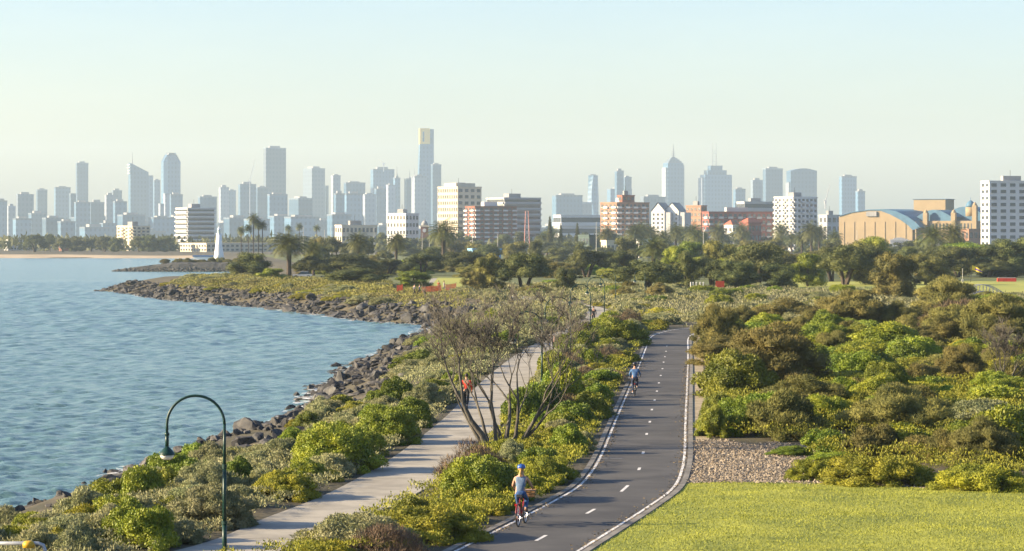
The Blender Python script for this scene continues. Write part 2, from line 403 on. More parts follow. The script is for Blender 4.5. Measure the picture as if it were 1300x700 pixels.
# far playing field and small lawns
m_field = mat('field_grass', (0.30,0.30,0.05), 0.95, col2=(0.23,0.25,0.045), vscale=0.05, detail=5)
sheet('park_grass', [(8,425),(-8,450),(-30,520),(-45,600),(-58,760),(-70,930),(-85,1050),(-115,1300),(-140,1500),(420,1500),(200,600),(110,425)], LAND+0.02, mat('park_grass', (0.115,0.125,0.03), 0.95, col2=(0.07,0.085,0.025), vscale=0.04, detail=6))
sheet('playing_field', fan([(985,372),(1010,358.5),(1300,356),(1480,356),(1480,377),(1300,375),(1150,373)]), LAND+0.05, m_field)
sheet('clearing_grass', fan([(545,366),(556,353),(600,353),(625,362),(600,367)]), LAND+0.05, m_field)
sheet('clearing_grass', fan([(690,383),(700,366),(780,366),(890,362),(900,375),(800,380)]), LAND+0.05, m_field)
sheet('sandy_track', fan([(1225,497),(1245,488),(1300,484),(1360,482),(1360,500),(1300,502)]), LAND+0.02, m_verge)
# ------------------------------------------------------------------ foliage makers
def norm(a): return a / np.maximum(np.linalg.norm(a, axis=-1, keepdims=True), 1e-9)
def sprigs(p, d, L, w, rng, face=None):
    n = len(p); L = (L*(0.55+0.9*rng.random(n)))[:,None]; w = (w*(0.7+0.6*rng.random(n)))[:,None]
    side = norm(np.cross(d, rng.normal(size=(n,3)) if face is None else face + 0.32*rng.normal(size=(n,3)))); mid = p + d*L*0.5
    v = np.stack([p, mid+side*w, p+d*L, mid-side*w], 1).reshape(-1,3)
    return v, np.arange(4*n).reshape(n,4)
def ellipsoid(c, r, nu=8, nv=5):
    vs = []; fs = []
    for j in range(nv+1):
        th = math.pi*j/nv
        for i in range(nu):
            ph = 2*math.pi*i/nu; vs.append((c[0]+r[0]*math.sin(th)*math.cos(ph), c[1]+r[1]*math.sin(th)*math.sin(ph), c[2]+r[2]*math.cos(th)))
    for j in range(nv):
        for i in range(nu): fs.append((j*nu+i, (j+1)*nu+i, (j+1)*nu+(i+1)%nu, j*nu+(i+1)%nu))
    return np.array(vs), np.array(fs)
def foliage(name, m, seed, lobes, n, L, w, out=0.7, up=0.4, rnd=0.5, wind=(0,0,0), core=0.72, zmin=-0.35, shell=(0.80,1.12)):
    rng = np.random.default_rng(seed); c = np.array([l[0] for l in lobes], float); r = np.array([l[1] for l in lobes], float)
    area = (r[:,0]*r[:,1]+r[:,0]*r[:,2]+r[:,1]*r[:,2]); k = rng.choice(len(lobes), int(n*1.8), p=area/area.sum())
    dr = norm(rng.normal(size=(len(k),3))); ok = dr[:,2] > zmin; k = k[ok]; dr = dr[ok]
    p = c[k] + r[k]*dr*(shell[0]+(shell[1]-shell[0])*rng.random(len(k)))[:,None]
    q = np.min(np.linalg.norm((p[:,None,:]-c[None])/r[None], axis=2) + np.where(np.arange(len(c))[None]==k[:,None], 9, 0), axis=1)
    ok = (q > 0.78) & (p[:,2] > 0.0); p = p[ok][:n]; dr = dr[ok][:n]; k = k[ok][:n]
    nn = norm(dr/r[k]); d = norm(0.6*out*nn + np.array([0,0,up]) + np.array(wind) + 1.35*rnd*rng.normal(size=p.shape))
    v, q4 = sprigs(p, d, L, w, rng, nn)
    vv = [v]; qq = [q4]; o = len(v)
    if core:
        for cc, rr in lobes:
            ev, ef = ellipsoid(cc, np.array(rr)*core); ev += rng.normal(size=ev.shape)*np.array(rr)*0.06; ev[:,2] = np.maximum(ev[:,2], 0.0)
            vv.append(ev); qq.append(ef+o); o += len(ev)
    return mesh_np(name, np.vstack(vv), np.vstack(qq), m)
def dome_lobes(seed, n, rl=(0.26,0.42), h=0.85, flat=1.0, spread=0.68, base=0.18):
    rng = random.Random(seed); out = [((0,0,h*0.38),(0.55,0.55,h*0.45))]
    for i in range(n//4):
        a = rng.random()*6.283; q = rng.uniform(.62,.86); r = rng.uniform(*rl)*.9; out.append(((q*math.cos(a),q*math.sin(a),r*.55),(r,r,r*.8)))
    for i in range(n):
        a = rng.random()*6.283; t = math.sqrt(rng.random()); rad = spread*t*(0.85+0.3*rng.random())
        z = h*(base+0.62*math.sqrt(max(0,1-t*t))*(0.75+0.45*rng.random())); r = rng.uniform(*rl)
        out.append(((rad*math.cos(a), rad*math.sin(a), z),(r,r*rng.uniform(.8,1.2),r*flat*rng.uniform(.6,.95))))
    return out
m_salt = mat('leaf_saltbush', (0.29,0.285,0.14), 0.75, col2=(0.17,0.185,0.075), vscale=2.2, rand=0.22, transl=0.15)
m_green = mat('leaf_green', (0.225,0.255,0.016), 0.55, col2=(0.095,0.14,0.011), vscale=2.6, rand=0.32, transl=0.15)
m_yel = mat('leaf_yellowgreen', (0.32,0.30,0.021), 0.7, col2=(0.14,0.155,0.013), vscale=2.4, rand=0.22, transl=0.15)
m_tea = mat('leaf_teatree', (0.20,0.175,0.045), 0.8, col2=(0.09,0.092,0.024), vscale=2.0, rand=0.22, transl=0.15)
m_dark = mat('leaf_dark', (0.13,0.14,0.034), 0.75, col2=(0.055,0.07,0.02), vscale=2.0, rand=0.25, transl=0.15)
m_dry = mat('twig_dry', (0.20,0.145,0.085), 0.9, col2=(0.12,0.085,0.05), vscale=3, rand=0.2)
m_palm = mat('leaf_palm', (0.13,0.13,0.032), 0.6, col2=(0.065,0.08,0.02), vscale=1.5, rand=0.2, transl=0.15)
m_bark = mat('bark_grey', (0.11,0.10,0.08), 0.95, col2=(0.055,0.05,0.042), vscale=5, bump=0.03, bscale=12, stretch=(1,1,0.25))
m_barkd = mat('bark_dark', (0.06,0.045,0.033), 0.95, var=0.3, vscale=4)
NV = 5
def bl(seed, n, rl, h, **k): return dome_lobes(seed, n, rl, h, **k)
BUSH = {
 'salt': [foliage('foliage', m_salt, 100+i, bl(i, 34, (0.13,0.26), 0.85), 13000, 0.085, 0.015, 0.6, 0.55, 0.4) for i in range(NV)],
 'green': [foliage('foliage', m_green, 200+i, bl(20+i, 34, (0.14,0.28), 0.95), 13000, 0.07, 0.019, 0.8, 0.25, 0.55) for i in range(NV)],
 'yel': [foliage('foliage', m_yel, 300+i, bl(40+i, 36, (0.13,0.26), 0.62), 13000, 0.07, 0.015, 0.6, 0.6, 0.4) for i in range(NV)],
 'tea': [foliage('foliage', m_tea, 400+i, bl(60+i, 30, (0.13,0.27), 1.0, flat=0.8, spread=0.74, base=0.2), 15000, 0.10, 0.009, 0.55, 0.4, 0.4, (0.3,0,0.1)) for i in range(NV)],
 'dry': [foliage('foliage', m_dry, 500+i, bl(80+i, 16, (0.2,0.36), 0.8), 6000, 0.15, 0.007, 0.6, 0.8, 0.4, core=0) for i in range(3)],
}
BIG = {
 'salt': [foliage('foliage', m_salt, 110+i, bl(120+i, 60, (0.09,0.2), 0.85), 22000, 0.055, 0.010, 0.6, 0.5, 0.4) for i in range(2)],
 'green': [foliage('foliage', m_green, 210+i, bl(140+i, 60, (0.09,0.21), 0.95, base=.10), 26000, 0.042, 0.011, 0.8, 0.25, 0.55) for i in range(3)],
 'yel': [foliage('foliage', m_yel, 310+i, bl(160+i, 60, (0.09,0.2), 0.66), 24000, 0.045, 0.009, 0.6, 0.5, 0.4) for i in range(2)],
 'tea': [foliage('foliage', m_tea, 410+i, bl(180+i, 46, (0.09,0.22), 1.0, flat=0.8, spread=0.76, base=0.22), 26000, 0.065, 0.0055, 0.5, 0.35, 0.4, (0.3,0,0.1)) for i in range(3)],
}
BIG['dry'] = BUSH['dry']
BCAT = {'salt': ('saltbush','shrub'), 'green': ('leafy_shrub','shrub'), 'yel': ('coastal_shrub','shrub'), 'tea': ('tea_tree_shrub','shrub'), 'dry': ('dry_shrub','shrub')}
bcount = {}
def stem_mesh():
    mb = MB(); rng = random.Random(9)
    for i in range(6):
        a = i*1.05+rng.random(); mb.tube([(0.05*math.cos(a),0.05*math.sin(a),-0.05),(0.2*math.cos(a),0.2*math.sin(a),0.25),(0.42*math.cos(a),0.42*math.sin(a),0.5)], [0.03,0.022,0.01], 5)
    return mb.mesh('stem', m_bark)
STEM = stem_mesh()
def bush(kind, x, y, r, h, label, group, rng, name=None, sink=0.06, big=False):
    z = H1(x, y)
    t = thing(name or BCAT[kind][0], label, 'shrub', (x, y, z-sink*h), rng.random()*6.283, group, (r*rng.uniform(.85,1.2), r*rng.uniform(.85,1.2), h))
    v = (BIG if big or r > 1.9 else BUSH)[kind]; link('foliage', v[rng.randrange(len(v))], t)
    if kind in ('tea','dry','green'): link('stem', STEM, t)
    bcount[kind] = bcount.get(kind,0)+1
    return t

def poisson(poly, n, rmin, rng, avoid=None, occupied=None, tries=30):
    """dart-throw with distance growing with range"""
    P = np.array(poly); lo = P.min(0); hi = P.max(0); pts = []
    for _ in range(n*tries):
        if len(pts) >= n: break
        x = rng.uniform(lo[0], hi[0]); y = rng.uniform(lo[1], hi[1])
        if not bool(inside(P, np.array([x]), np.array([y]))[0]): continue
        r = rmin(x, y)
        if avoid and avoid(x, y, r): continue
        if any((x-a)**2+(y-b)**2 < (0.5*(r+c))**2 for a,b,c in pts): continue
        if occupied and any((x-a)**2+(y-b)**2 < (0.62*(r+c))**2 for a,b,c in occupied): continue
        pts.append((x,y,r))
    return pts
def near_lines(x, y, r, k=0.75):
    a = np.array([x]); b = np.array([y])
    dr = np.min(np.hypot(road_c[:,0]-x, road_c[:,1]-y)) - (RW+0.45)
    dp = np.min(np.hypot(path_c[:,0]-x, path_c[:,1]-y)) - (PW+0.1)
    return dr < r*k or dp < r*k

brng = random.Random(21)
# --- large shrubs one can point at: kind, px, base py, width px, top py, label
KEY = [
 ('tea', 978, 497, 150, 413, 'big olive tea-tree with wind-brushed crown beside the bike road'),
 ('green', 906, 556, 46, 508, 'low bright green bush at the road edge behind the gravel'),
 ('green', 942, 554, 78, 492, 'dense bright green bush behind the gravel bed'),
 ('green', 912, 545, 60, 488, 'bright green bush along the kerb further back'),
 ('green', 1005, 580, 60, 568, 'flat green mat spreading over the gravel'),
 ('green', 1062, 588, 80, 574, 'second flat green mat beside the golden shrub'),
 ('green', 985, 548, 95, 484, 'broad green bush next to the one at the gravel edge'),
 ('green', 1045, 540, 80, 492, 'rounded leafy green bush right of the broad pair'),
 ('tea', 915, 452, 75, 388, 'grey-brown twiggy tea-tree at the right bend of the bike road'),
 ('tea', 1000, 420, 110, 380, 'flat-topped tea-tree behind the big wind-brushed one'),
 ('tea', 1085, 420, 110, 366, 'dark spreading tea-tree in the middle of the right scrub'),
 ('green', 1130, 455, 130, 403, 'wide glossy green bush in the centre of the right scrub'),
 ('tea', 1205, 437, 75, 388, 'tan rounded tea-tree right of the glossy green bush'),
 ('tea', 1265, 445, 110, 375, 'large tan tea-tree at the right edge above the yellow scrub'),
 ('tea', 1205, 408, 95, 352, 'round dark green tea-tree in front of the playing field'),
 ('green', 1045, 470, 70, 430, 'small bright green bush beside the wind-brushed tea-tree'),
 ('green', 1125, 510, 60, 445, 'upright yellow-green bush standing alone in the low scrub'),
 ('salt', 1250, 545, 120, 500, 'pale sage saltbush on the right near the bare tree'),
 ('green', 1270, 398, 90, 367, 'low leafy green bush at the right edge below the field'),
 ('yel', 1120, 618, 165, 560, 'wide golden green mound at the edge of the near lawn'),
 ('yel', 1250, 628, 150, 572, 'golden green mound at the right edge of the near lawn'),
 ('yel', 1040, 610, 90, 570, 'low golden shrub where gravel meets the lawn'),
 ('salt', 450, 705, 160, 644, 'large silvery saltbush at the bottom edge right of the footpath'),
 ('yel', 560, 690, 150, 622, 'yellow-green mound between footpath and bike road near the cyclist'),
 ('green', 610, 640, 130, 565, 'green leafy bush under the bare tree'),
 ('dry', 600, 612, 90, 560, 'brown twiggy bush at the foot of the bare tree'),
 ('yel', 690, 615, 90, 560, 'yellow-green bush right of the bare tree by the road curve'),
 ('salt', 650, 600, 60, 552, 'grey-green saltbush just behind the bare tree'),
 ('salt', 745, 573, 36, 542, 'small round grey saltbush beside the left kerb'),
 ('green', 455, 602, 120, 522, 'tall green bush left of the footpath near the rocks'),
 ('green', 510, 565, 90, 502, 'bright green bush behind the tall one left of the footpath'),
 ('yel', 380, 636, 105, 578, 'rounded yellow-green bush leaning over the footpath'),
 ('salt', 285, 672, 120, 606, 'silver saltbush right behind the nearest lamp'),
 ('salt', 258, 632, 100, 574, 'rounded saltbush between the lamp head and the sea rocks'),
 ('salt', 540, 520, 60, 478, 'sage saltbush left of the person in red'),
 ('green', 790, 440, 90, 398, 'dark green bush left of the road bend'),
 ('green', 735, 452, 80, 412, 'green bush beside the footpath below the far walker'),
]
occ = []
for kind, px, by, wpx, ty, lab in KEY:
    Y = YL(by); r = wpx/F*Y/2; x = gx(px, Y); h = (by-ty)/F*Y*1.02
    y = Y + r*0.55
    for P_, hw in ((path_c, PW+0.05), (road_c, RW+0.4)):
        for _ in range(30):
            j = int(np.argmin(np.hypot(P_[:,0]-x, P_[:,1]-y)))
            if math.hypot(P_[j,0]-x, P_[j,1]-y) >= hw + r*0.72: break
            x += 0.08*(1 if x > P_[j,0] else -1)
    bush(kind, x, y, r*1.08, max(h*0.93, 0.45), lab, None, brng, sink=0.03, big=True)
    occ.append((x, y, r))
m_pal = {'salt':0,'green':1}
def fill(poly, n, rmin, kinds, hfac, label, group, avoidk=0.55, rmax=None):
    pts = poisson(poly, n, rmin, brng, lambda x,y,r: near_lines(x,y,r,avoidk) or H1(x,y) < 1.9 or clearing(x,y), occ)
    for (x, y, r) in pts:
        u = brng.random(); k = kinds[-1][0]
        for kk, p in kinds:
            if u < p: k = kk; break
            u -= p
        hf = {'salt':0.62,'green':0.8,'yel':0.62,'tea':0.85,'dry':0.75}[k]*hfac*brng.uniform(.8,1.25)
        bush(k, x, y, r*brng.uniform(1.0,1.25), r*hf*1.2, label[k] if isinstance(label, dict) else label, (group[k] if isinstance(group, dict) else group), brng)
        occ.append((x,y,r*0.7))
KW = {'salt':'silvery saltbush','green':'leafy green bush','yel':'yellow-green shrub','tea':'olive tea-tree','dry':'brown twiggy shrub'}
def lg(where): return ({k: f'{v} {where}' for k,v in KW.items()}, {k: f'{v}s {where}' for k,v in KW.items()})
# zone polygons in world metres
pl_ = offset(path_c, -PW-0.15); pl_ = pl_[(pl_[:,1] > 66) & (pl_[:,1] < 175)]
def coast_in(y, d):
    c = coast_s[4:]; c = c[c[:,1] < 380]; j = np.argsort(c[:,1]); return np.interp(y, c[j,1], c[j,0]) + d
left_zone = [tuple(p) for p in pl_[::6]] + [(coast_in(y, 9.0 if y < 165 else 7.2), y) for y in np.arange(170, 74, -8)] + [(-16,66)]
lab, grp = lg('between sea rocks and footpath')
fill(left_zone, 150, lambda x,y: 0.6 + 0.35*brng.random(), [('salt',.55),('yel',.2),('green',.25)], 1.4, lab, grp, 0.7)
pr_ = offset(path_c, PW+0.15); pr_ = pr_[(pr_[:,1] > 70) & (pr_[:,1] < 300)]
rl_ = offset(road_c, -RW-0.45); rl_ = rl_[(rl_[:,1] > 70) & (rl_[:,1] < 262)]
mid_zone = [tuple(p) for p in pr_[::6]] + [tuple(p) for p in rl_[::-6]]
lab, grp = lg('between footpath and bike road')
fill(mid_zone, 120, lambda x,y: 0.65 + 0.003*(y-76) + 0.3*brng.random(), [('yel',.5),('green',.22),('salt',.2),('dry',.08)], 1.25, lab, grp, 0.8)
ps = path_c[(path_c[:,1] > 128) & (path_c[:,1] < 270)]
lab, grp = lg('hugging the footpath')
fill([tuple(p) for p in offset(ps, PW+.2)[::6]] + [tuple(p) for p in offset(ps, PW+2.6)[::-6]], 55, lambda x,y: 0.75 + 0.35*brng.random(), [('salt',.45),('green',.3),('yel',.15),('dry',.1)], 1.9, lab, grp, 0.75)
ll2 = offset(path_c, -PW-0.15); ll2 = ll2[(ll2[:,1] > 172) & (ll2[:,1] < 345)]
left2 = [tuple(p) for p in ll2[::8]] + [(coast_in(y, 7.0), y) for y in np.arange(345, 172, -12)]
lab, grp = lg('on the slope above the rocks')
fill(left2, 90, lambda x,y: 1.2 + 0.6*brng.random(), [('salt',.8),('green',.1),('yel',.1)], 0.85, lab, grp, 0.7)
rr_ = offset(road_c, RW+1.1); rr_ = rr_[(rr_[:,1] > 121) & (rr_[:,0] < 48)]
right_zone = [tuple(p) for p in rr_[::6]] + [(52,280),(44,220),(30,150),(22,110),(20,95.4),(16.5,98),(14.4,101),(13.2,105),(11.5,108),(12.4,113),(10,118.5)]
lab, grp = lg('right of the bike road')
fill(right_zone, 200, lambda x,y: 0.85 + 0.006*(y-100) + 1.2*brng.random()**2, [('yel',.42),('green',.27),('tea',.2),('salt',.08),('dry',.03)], 1.05, lab, grp, 0.8)
mid_field = fan([(560,418),(700,405),(880,416),(1300,404),(1300,378),(1000,370),(880,366),(700,363),(600,368),(560,372),(500,384)])
lab, grp = lg('before the park trees')
fill(mid_field, 150, lambda x,y: 1.7 + 0.9*brng.random(), [('salt',.5),('yel',.28),('green',.14),('tea',.08)], 0.8, lab, grp, 0.6)
pen = fan([(560,412),(500,400),(420,390),(330,381),(240,371),(172,366),(185,362),(240,357),(330,358),(420,364),(520,368),(600,380)], 2.6)
lab, grp = lg('on the low point')
fill(pen, 100, lambda x,y: 1.8 + 1.0*brng.random(), [('yel',.45),('salt',.55)], 0.7, lab, grp, 0.6)

# --- low scrub carpet filling the ground between the shrubs
def carpet(name, label, poly, n, m, L, w, mound_r, mound_h, seed, near=True):
    rng = np.random.default_rng(seed); P = np.array(poly); lo = P.min(0); hi = P.max(0); X = []; Yv = []
    cnt = 0
    while cnt < n:
        u = rng.random(60000); y = 1/(1/lo[1] + u*(1/hi[1]-1/lo[1])); x = rng.uniform(lo[0], hi[0], 60000)
        ok = inside(P, x, y)
        x = x[ok]; y = y[ok]
        if lo[1] > 160: hh = height(x, y); ok = hh > 2.05; x = x[ok]; y = y[ok]
        if near:
            j = slice(None, None, 3)
            dr = np.min(np.hypot(road_c[j,0][None]-x[:,None], road_c[j,1][None]-y[:,None]), 1); dp = np.min(np.hypot(path_c[j,0][None]-x[:,None], path_c[j,1][None]-y[:,None]), 1)
            e = rng.random(len(x))*0.5; ok = (dr > RW+0.55+e*.8) & (dp > PW+0.12+e*.7); x = x[ok]; y = y[ok]
        X.append(x); Yv.append(y); cnt += len(x)
    x = np.concatenate(X)[:n]; y = np.concatenate(Yv)[:n]
    cell = mound_r*1.15; nxc = int((hi[0]-lo[0])/cell)+4; nyc = int((hi[1]-lo[1])/cell)+4
    jx = rng.random((nyc,nxc)); jy = rng.random((nyc,nxc)); cr = mound_r*rng.uniform(.55,1.3,(nyc,nxc))*(rng.random((nyc,nxc)) < .85)
    ci = ((x-lo[0])/cell).astype(int)+1; cj = ((y-lo[1])/cell).astype(int)+1; z = np.zeros(n)
    for di in (-1,0,1):
        for dj in (-1,0,1):
            a, b = cj+dj, ci+di; rr0 = np.maximum(cr[a,b], 1e-6)
            dd = np.hypot(x-(lo[0]+(b-1+jx[a,b])*cell), y-(lo[1]+(a-1+jy[a,b])*cell))/rr0
            z = np.maximum(z, np.where(dd < 1, np.sqrt(np.maximum(1-dd*dd,0))*rr0/mound_r, 0))
    z = np.where(clearing(x,y), z*.25, z)
    p = np.stack([x, y, height(x, y) - 0.03 + z*mound_h*(0.75+0.3*rng.random(n))], 1)
    d = norm(np.array([0,0,0.9]) + 0.55*rng.normal(size=p.shape))
    sc = (y/lo[1])**0.5
    v, q = sprigs(p, d, L*sc, w*sc, rng)
    o = link(name, mesh_np(name, v, q, m)); tag(o, label, 'scrub', kind='stuff'); return o
m_penmix = mat('leaf_dune', (0.25,0.24,0.05), 0.75, col2=(0.13,0.115,0.035), vscale=0.16, transl=0.12)
carpet('ground_cover', 'low silvery scrub along the left side of the footpath', left_zone, 80000, m_salt, 0.085, 0.016, 0.7, 0.45, 31)
carpet('ground_cover', 'low yellow-green scrub between footpath and bike road', mid_zone, 76000, m_yel, 0.08, 0.016, 0.7, 0.5, 32)
carpet('ground_cover', 'low pale scrub on the slope above the rocks', left2, 30000, m_salt, 0.16, 0.028, 1.0, 0.55, 33)
carpet('ground_cover', 'golden green low scrub filling the right side', right_zone, 120000, m_yel, 0.105, 0.020, 1.1, 0.75, 34)
carpet('ground_cover', 'pale dune scrub across the middle distance', mid_field, 56000, m_salt, 0.26, 0.05, 1.8, 0.8, 35, True)
carpet('ground_cover', 'yellow-green dune scrub on the point', pen, 60000, m_penmix, 0.2, 0.05, 1.9, 0.85, 36, False)
# near lawn blades
def blades():
    rng = np.random.default_rng(8); P = np.array(lawn_poly); n = 110000; x = rng.uniform(0, 24, n*2); y = rng.uniform(72, 99, n*2)
    ok = inside(P, x, y); dl = polydist(P, x, y, True); ok &= (dl > 0.05); x = x[ok][:n]; y = y[ok][:n]
    p = np.stack([x,y,lawn_z(x,y)[0]-.006],1); d = norm(np.array([0.2,0,1.0]) + 0.5*rng.normal(size=p.shape))
    v, q = sprigs(p, d, 0.048*(0.6+0.8*rng.random(len(p))), 0.009, rng); return mesh_np('lawn_grass', v, q, mat('grass_blade', (0.28,0.29,0.036), 0.8, col2=(0.19,0.21,0.03), vscale=0.6, transl=0.15))
tag(link('lawn_grass', blades()), 'mown yellow-green grass blades on the near lawn', 'grass', kind='stuff')

def chips():
    rng = np.random.default_rng(18); P = np.array(grav_poly); n = 26000; x = rng.uniform(4, 22, n*4); y = rng.uniform(95, 119, n*4)
    ok = inside(P, x, y); x = x[ok][:n]; y = y[ok][:n]; p = np.stack([x,y,np.full(len(x), LAND+0.015)],1); d = norm(np.array([0,0,.35]) + rng.normal(size=p.shape)*np.array([1,1,.3]))
    v, q = sprigs(p, d, 0.09, 0.022, rng); return mesh_np('mulch_chips', v, q, mat('mulch_chip', (0.35,0.295,0.225), .9, col2=(0.16,0.125,0.09), vscale=9))
tag(link('mulch_chips', chips()), 'pale wood mulch chips on the gravel bed', 'mulch', kind='stuff')

def litter():
    rng = np.random.default_rng(28); P = road_c[(road_c[:,1] > 72) & (road_c[:,1] < 200)]; n = 7000; i = rng.integers(1, len(P)-1, n); t = P[i+1-1]-P[i-1]; t = t/np.linalg.norm(t,axis=1)[:,None]
    s_ = np.where(rng.random(n) < .5, -1, 1); off = s_*(RW+0.12-np.abs(rng.normal(0,.22,n))); p2 = P[i] + t*rng.random(n)[:,None] + np.stack([t[:,1],-t[:,0]],1)*off[:,None]
    k = (rng.random(n) < .4+.6*np.sin(p2[:,1]*.9)**2); p2 = p2[k]; p = np.stack([p2[:,0],p2[:,1],np.full(len(p2),LAND+.037)],1); d = norm(rng.normal(size=p.shape)*np.array([1,1,.12])+np.array([0,0,.08]))
    v, q = sprigs(p, d, .07, .016, rng); return mesh_np('leaf_litter', v, q, mat('dry_leaf', (0.22,0.16,0.08), .9, col2=(0.11,0.085,0.045), vscale=5))
tag(link('leaf_litter', litter()), 'dry leaf litter along the edges of the bike road', 'leaf litter', kind='stuff')
# ------------------------------------------------------------------ shore rocks
m_rock = mat('bluestone', (0.078,0.074,0.068), 0.8, col2=(0.02,0.02,0.022), vscale=1.6, rand=0.6, bump=0.05, bscale=4, detail=8, spec=0.4)
def rock_np(seed, sub=2):
    bm = bmesh.new(); bmesh.ops.create_icosphere(bm, subdivisions=sub, radius=1.0)
    rng = random.Random(seed); v = np.array([p.co[:] for p in bm.verts])
    for _ in range(13):                      # chisel flat faces
        n = np.array([rng.gauss(0,1), rng.gauss(0,1), rng.gauss(0,.8)]); n /= np.linalg.norm(n); k = rng.uniform(.36,.70)
        dd = v @ n; v = v - np.outer(np.maximum(dd-k, 0), n)
    f = np.array([[q.index for q in p.verts] for p in bm.faces]); bm.free()
    return v*np.array([1.15,0.9,0.72]), f
ROCKS = [rock_np(i) for i in range(8)]
ROCKME = [mesh_np('rock', v, f, m_rock) for v, f in ROCKS]
rr = random.Random(44)
cand = []
cs = coast_s[(coast_s[:,1] > 100) & (coast_s[:,1] < 700) & (coast_s[:,0] < 5)]
tn = np.gradient(cs, axis=0); tn /= np.linalg.norm(tn, axis=1)[:,None]; nrm = np.stack([tn[:,1], -tn[:,0]], 1)
for i in range(len(cs)):
    y = cs[i,1]; wid = 8.0 if y < 168 else (7.5 if y < 330 else (9.0 if y < 400 else 6.5))
    if y > 640: wid = 3
    per = int(6*wid*(0.45 if y < 168 else 0.9))
    for _ in range(per):
        o = rr.uniform(-1.4, wid); t = rr.uniform(-3,3); p = cs[i] + nrm[i]*o + tn[i]*t
        s = rr.uniform(.24,.66)*(1.15 if o < 2 else 0.9)*(1.0 if y < 345 else 1.45)
        if rr.random() < 0.10: s *= 1.6
        cand.append((s/np.hypot(*p), p[0], p[1], s))
SPECIAL = [(158,606,1.55,'long flat dark rock at the water below the near lamp'),(190,612,1.1,'round dark rock beside the long flat one'),(165,630,1.3,'jagged dark rock near the shore at left'),(35,666,1.3,'dark rock at the water on the left edge'),
           (217,598,1.0,'pale streaked rock touching the saltbush'),(455,500,1.3,'squarish black rock at the waterline of the main rock slope'),(425,522,1.1,'wet dark rock standing off the main rock slope'),(500,466,1.5,'large flat-topped rock at the waterline below the bare tree')]
for px, py, s, lab in SPECIAL:
    w = W(px, py, 0.2); o = link('rock', ROCKME[rr.randrange(8)], None, (w.x, w.y, 0.12), (rr.uniform(-.2,.2), rr.uniform(-.2,.2), rr.random()*6.28), (s*1.2,s,s*0.75)); tag(o, lab, 'rock')
cand.sort(reverse=True)
SEC = lambda y: ('dark rock on the near shore' if y < 168 else 'dark rock on the main slope' if y < 345 else 'dark rock on the point')
for k, (q, x, y, s) in enumerate(cand[:290]):
    z = H1(x, y)
    o = link('rock', ROCKME[rr.randrange(8)], None, (x, y, max(z,-0.2)+s*0.12), (rr.uniform(-.5,.5), rr.uniform(-.5,.5), rr.random()*6.28), (s*rr.uniform(.8,1.3), s*rr.uniform(.8,1.2), s*rr.uniform(.7,1.1)))
    tag(o, SEC(y), 'rock', SEC(y).replace('rock','rocks'))
SMALL = [rock_np(20+i, 2 if i < 3 else 1) for i in range(6)]
rest = cand[290:]; hz = height(np.array([c[1] for c in rest]), np.array([c[2] for c in rest])); V = []; Fq = []; o_ = 0
for (q, x, y, s), z in zip(rest, hz):
    v, f = SMALL[rr.randrange(6)]; M = np.array((Matrix.Rotation(rr.random()*6.28,3,'Z') @ Matrix.Rotation(rr.uniform(-.6,.6),3,'X')))
    V.append((v*s*np.array([rr.uniform(.8,1.3),1,rr.uniform(.7,1.1)])) @ M.T + np.array([x,y,max(z,-.2)+s*.15])); Fq.append(f+o_); o_ += len(v)
m_rock2 = mat('bluestone_far', (0.078,0.073,0.066), 0.85, col2=(0.016,0.016,0.018), vscale=0.55, bump=0.05, bscale=3, detail=8, coord='Object')
tag(link('rock_rubble', mesh_np('rock_rubble', np.vstack(V), np.vstack(Fq), m_rock2)), 'broken basalt rubble packed along the shore', 'rocks', kind='stuff')
# brown weed / dry ground band above the rocks near the cove
#tag(sheet('sandy_track', [(-9,352),(-4,352),(-2,378),(-6,396),(-16,402),(-24,416),(-27,412),(-16,396),(-9,384)], LAND-0.45, mat('dry_ground', (0.17,0.12,0.08), 0.95, var=0.25, vscale=0.6)), kind='structure')
# foam where waves break on the rocks
def foam():
    m = bpy.data.materials.new('sea_foam'); m.use_nodes = True; n = m.node_tree.nodes; l = m.node_tree.links
    b = n['Principled BSDF']; b.inputs['Base Color'].default_value = (0.75,0.76,0.73,1); b.inputs['Roughness'].default_value = 0.8
    t = n.new('ShaderNodeBsdfTransparent'); mx = n.new('ShaderNodeMixShader'); tc = n.new('ShaderNodeTexCoord')
    nz = n.new('ShaderNodeTexNoise'); nz.inputs['Scale'].default_value = 0.5; nz.inputs['Detail'].default_value = 7; nz.inputs['Roughness'].default_value = 0.72
    cr = n.new('ShaderNodeValToRGB'); cr.color_ramp.elements[0].position = 0.53; cr.color_ramp.elements[1].position = 0.62
    l.new(tc.outputs['Object'], nz.inputs['Vector']); l.new(nz.outputs['Fac'], cr.inputs['Fac']); l.new(cr.outputs['Color'], mx.inputs[0])
    l.new(t.outputs[0], mx.inputs[1]); l.new(b.outputs[0], mx.inputs[2]); l.new(mx.outputs[0], n['Material Output'].inputs['Surface'])
    q = coast_s[(coast_s[:,1] > 108) & (coast_s[:,1] < 640)]; k = rngc.uniform(0.6, 2.8, len(q)); k = np.convolve(k, np.ones(3)/3, 'same')
    wid = np.where(q[:,1] < 340, k*0.55, k*1.4)
    a = offset(q, 0.8); t_ = np.gradient(q, axis=0); t_ /= np.linalg.norm(t_,axis=1)[:,None]
    b2 = q - np.stack([t_[:,1], -t_[:,0]],1)*wid[:,None]
    o = ribbon('sea_foam', b2, a, 0.16, m); tag(o, 'white foam lines where waves meet the rocks', 'foam', kind='stuff')
foam()

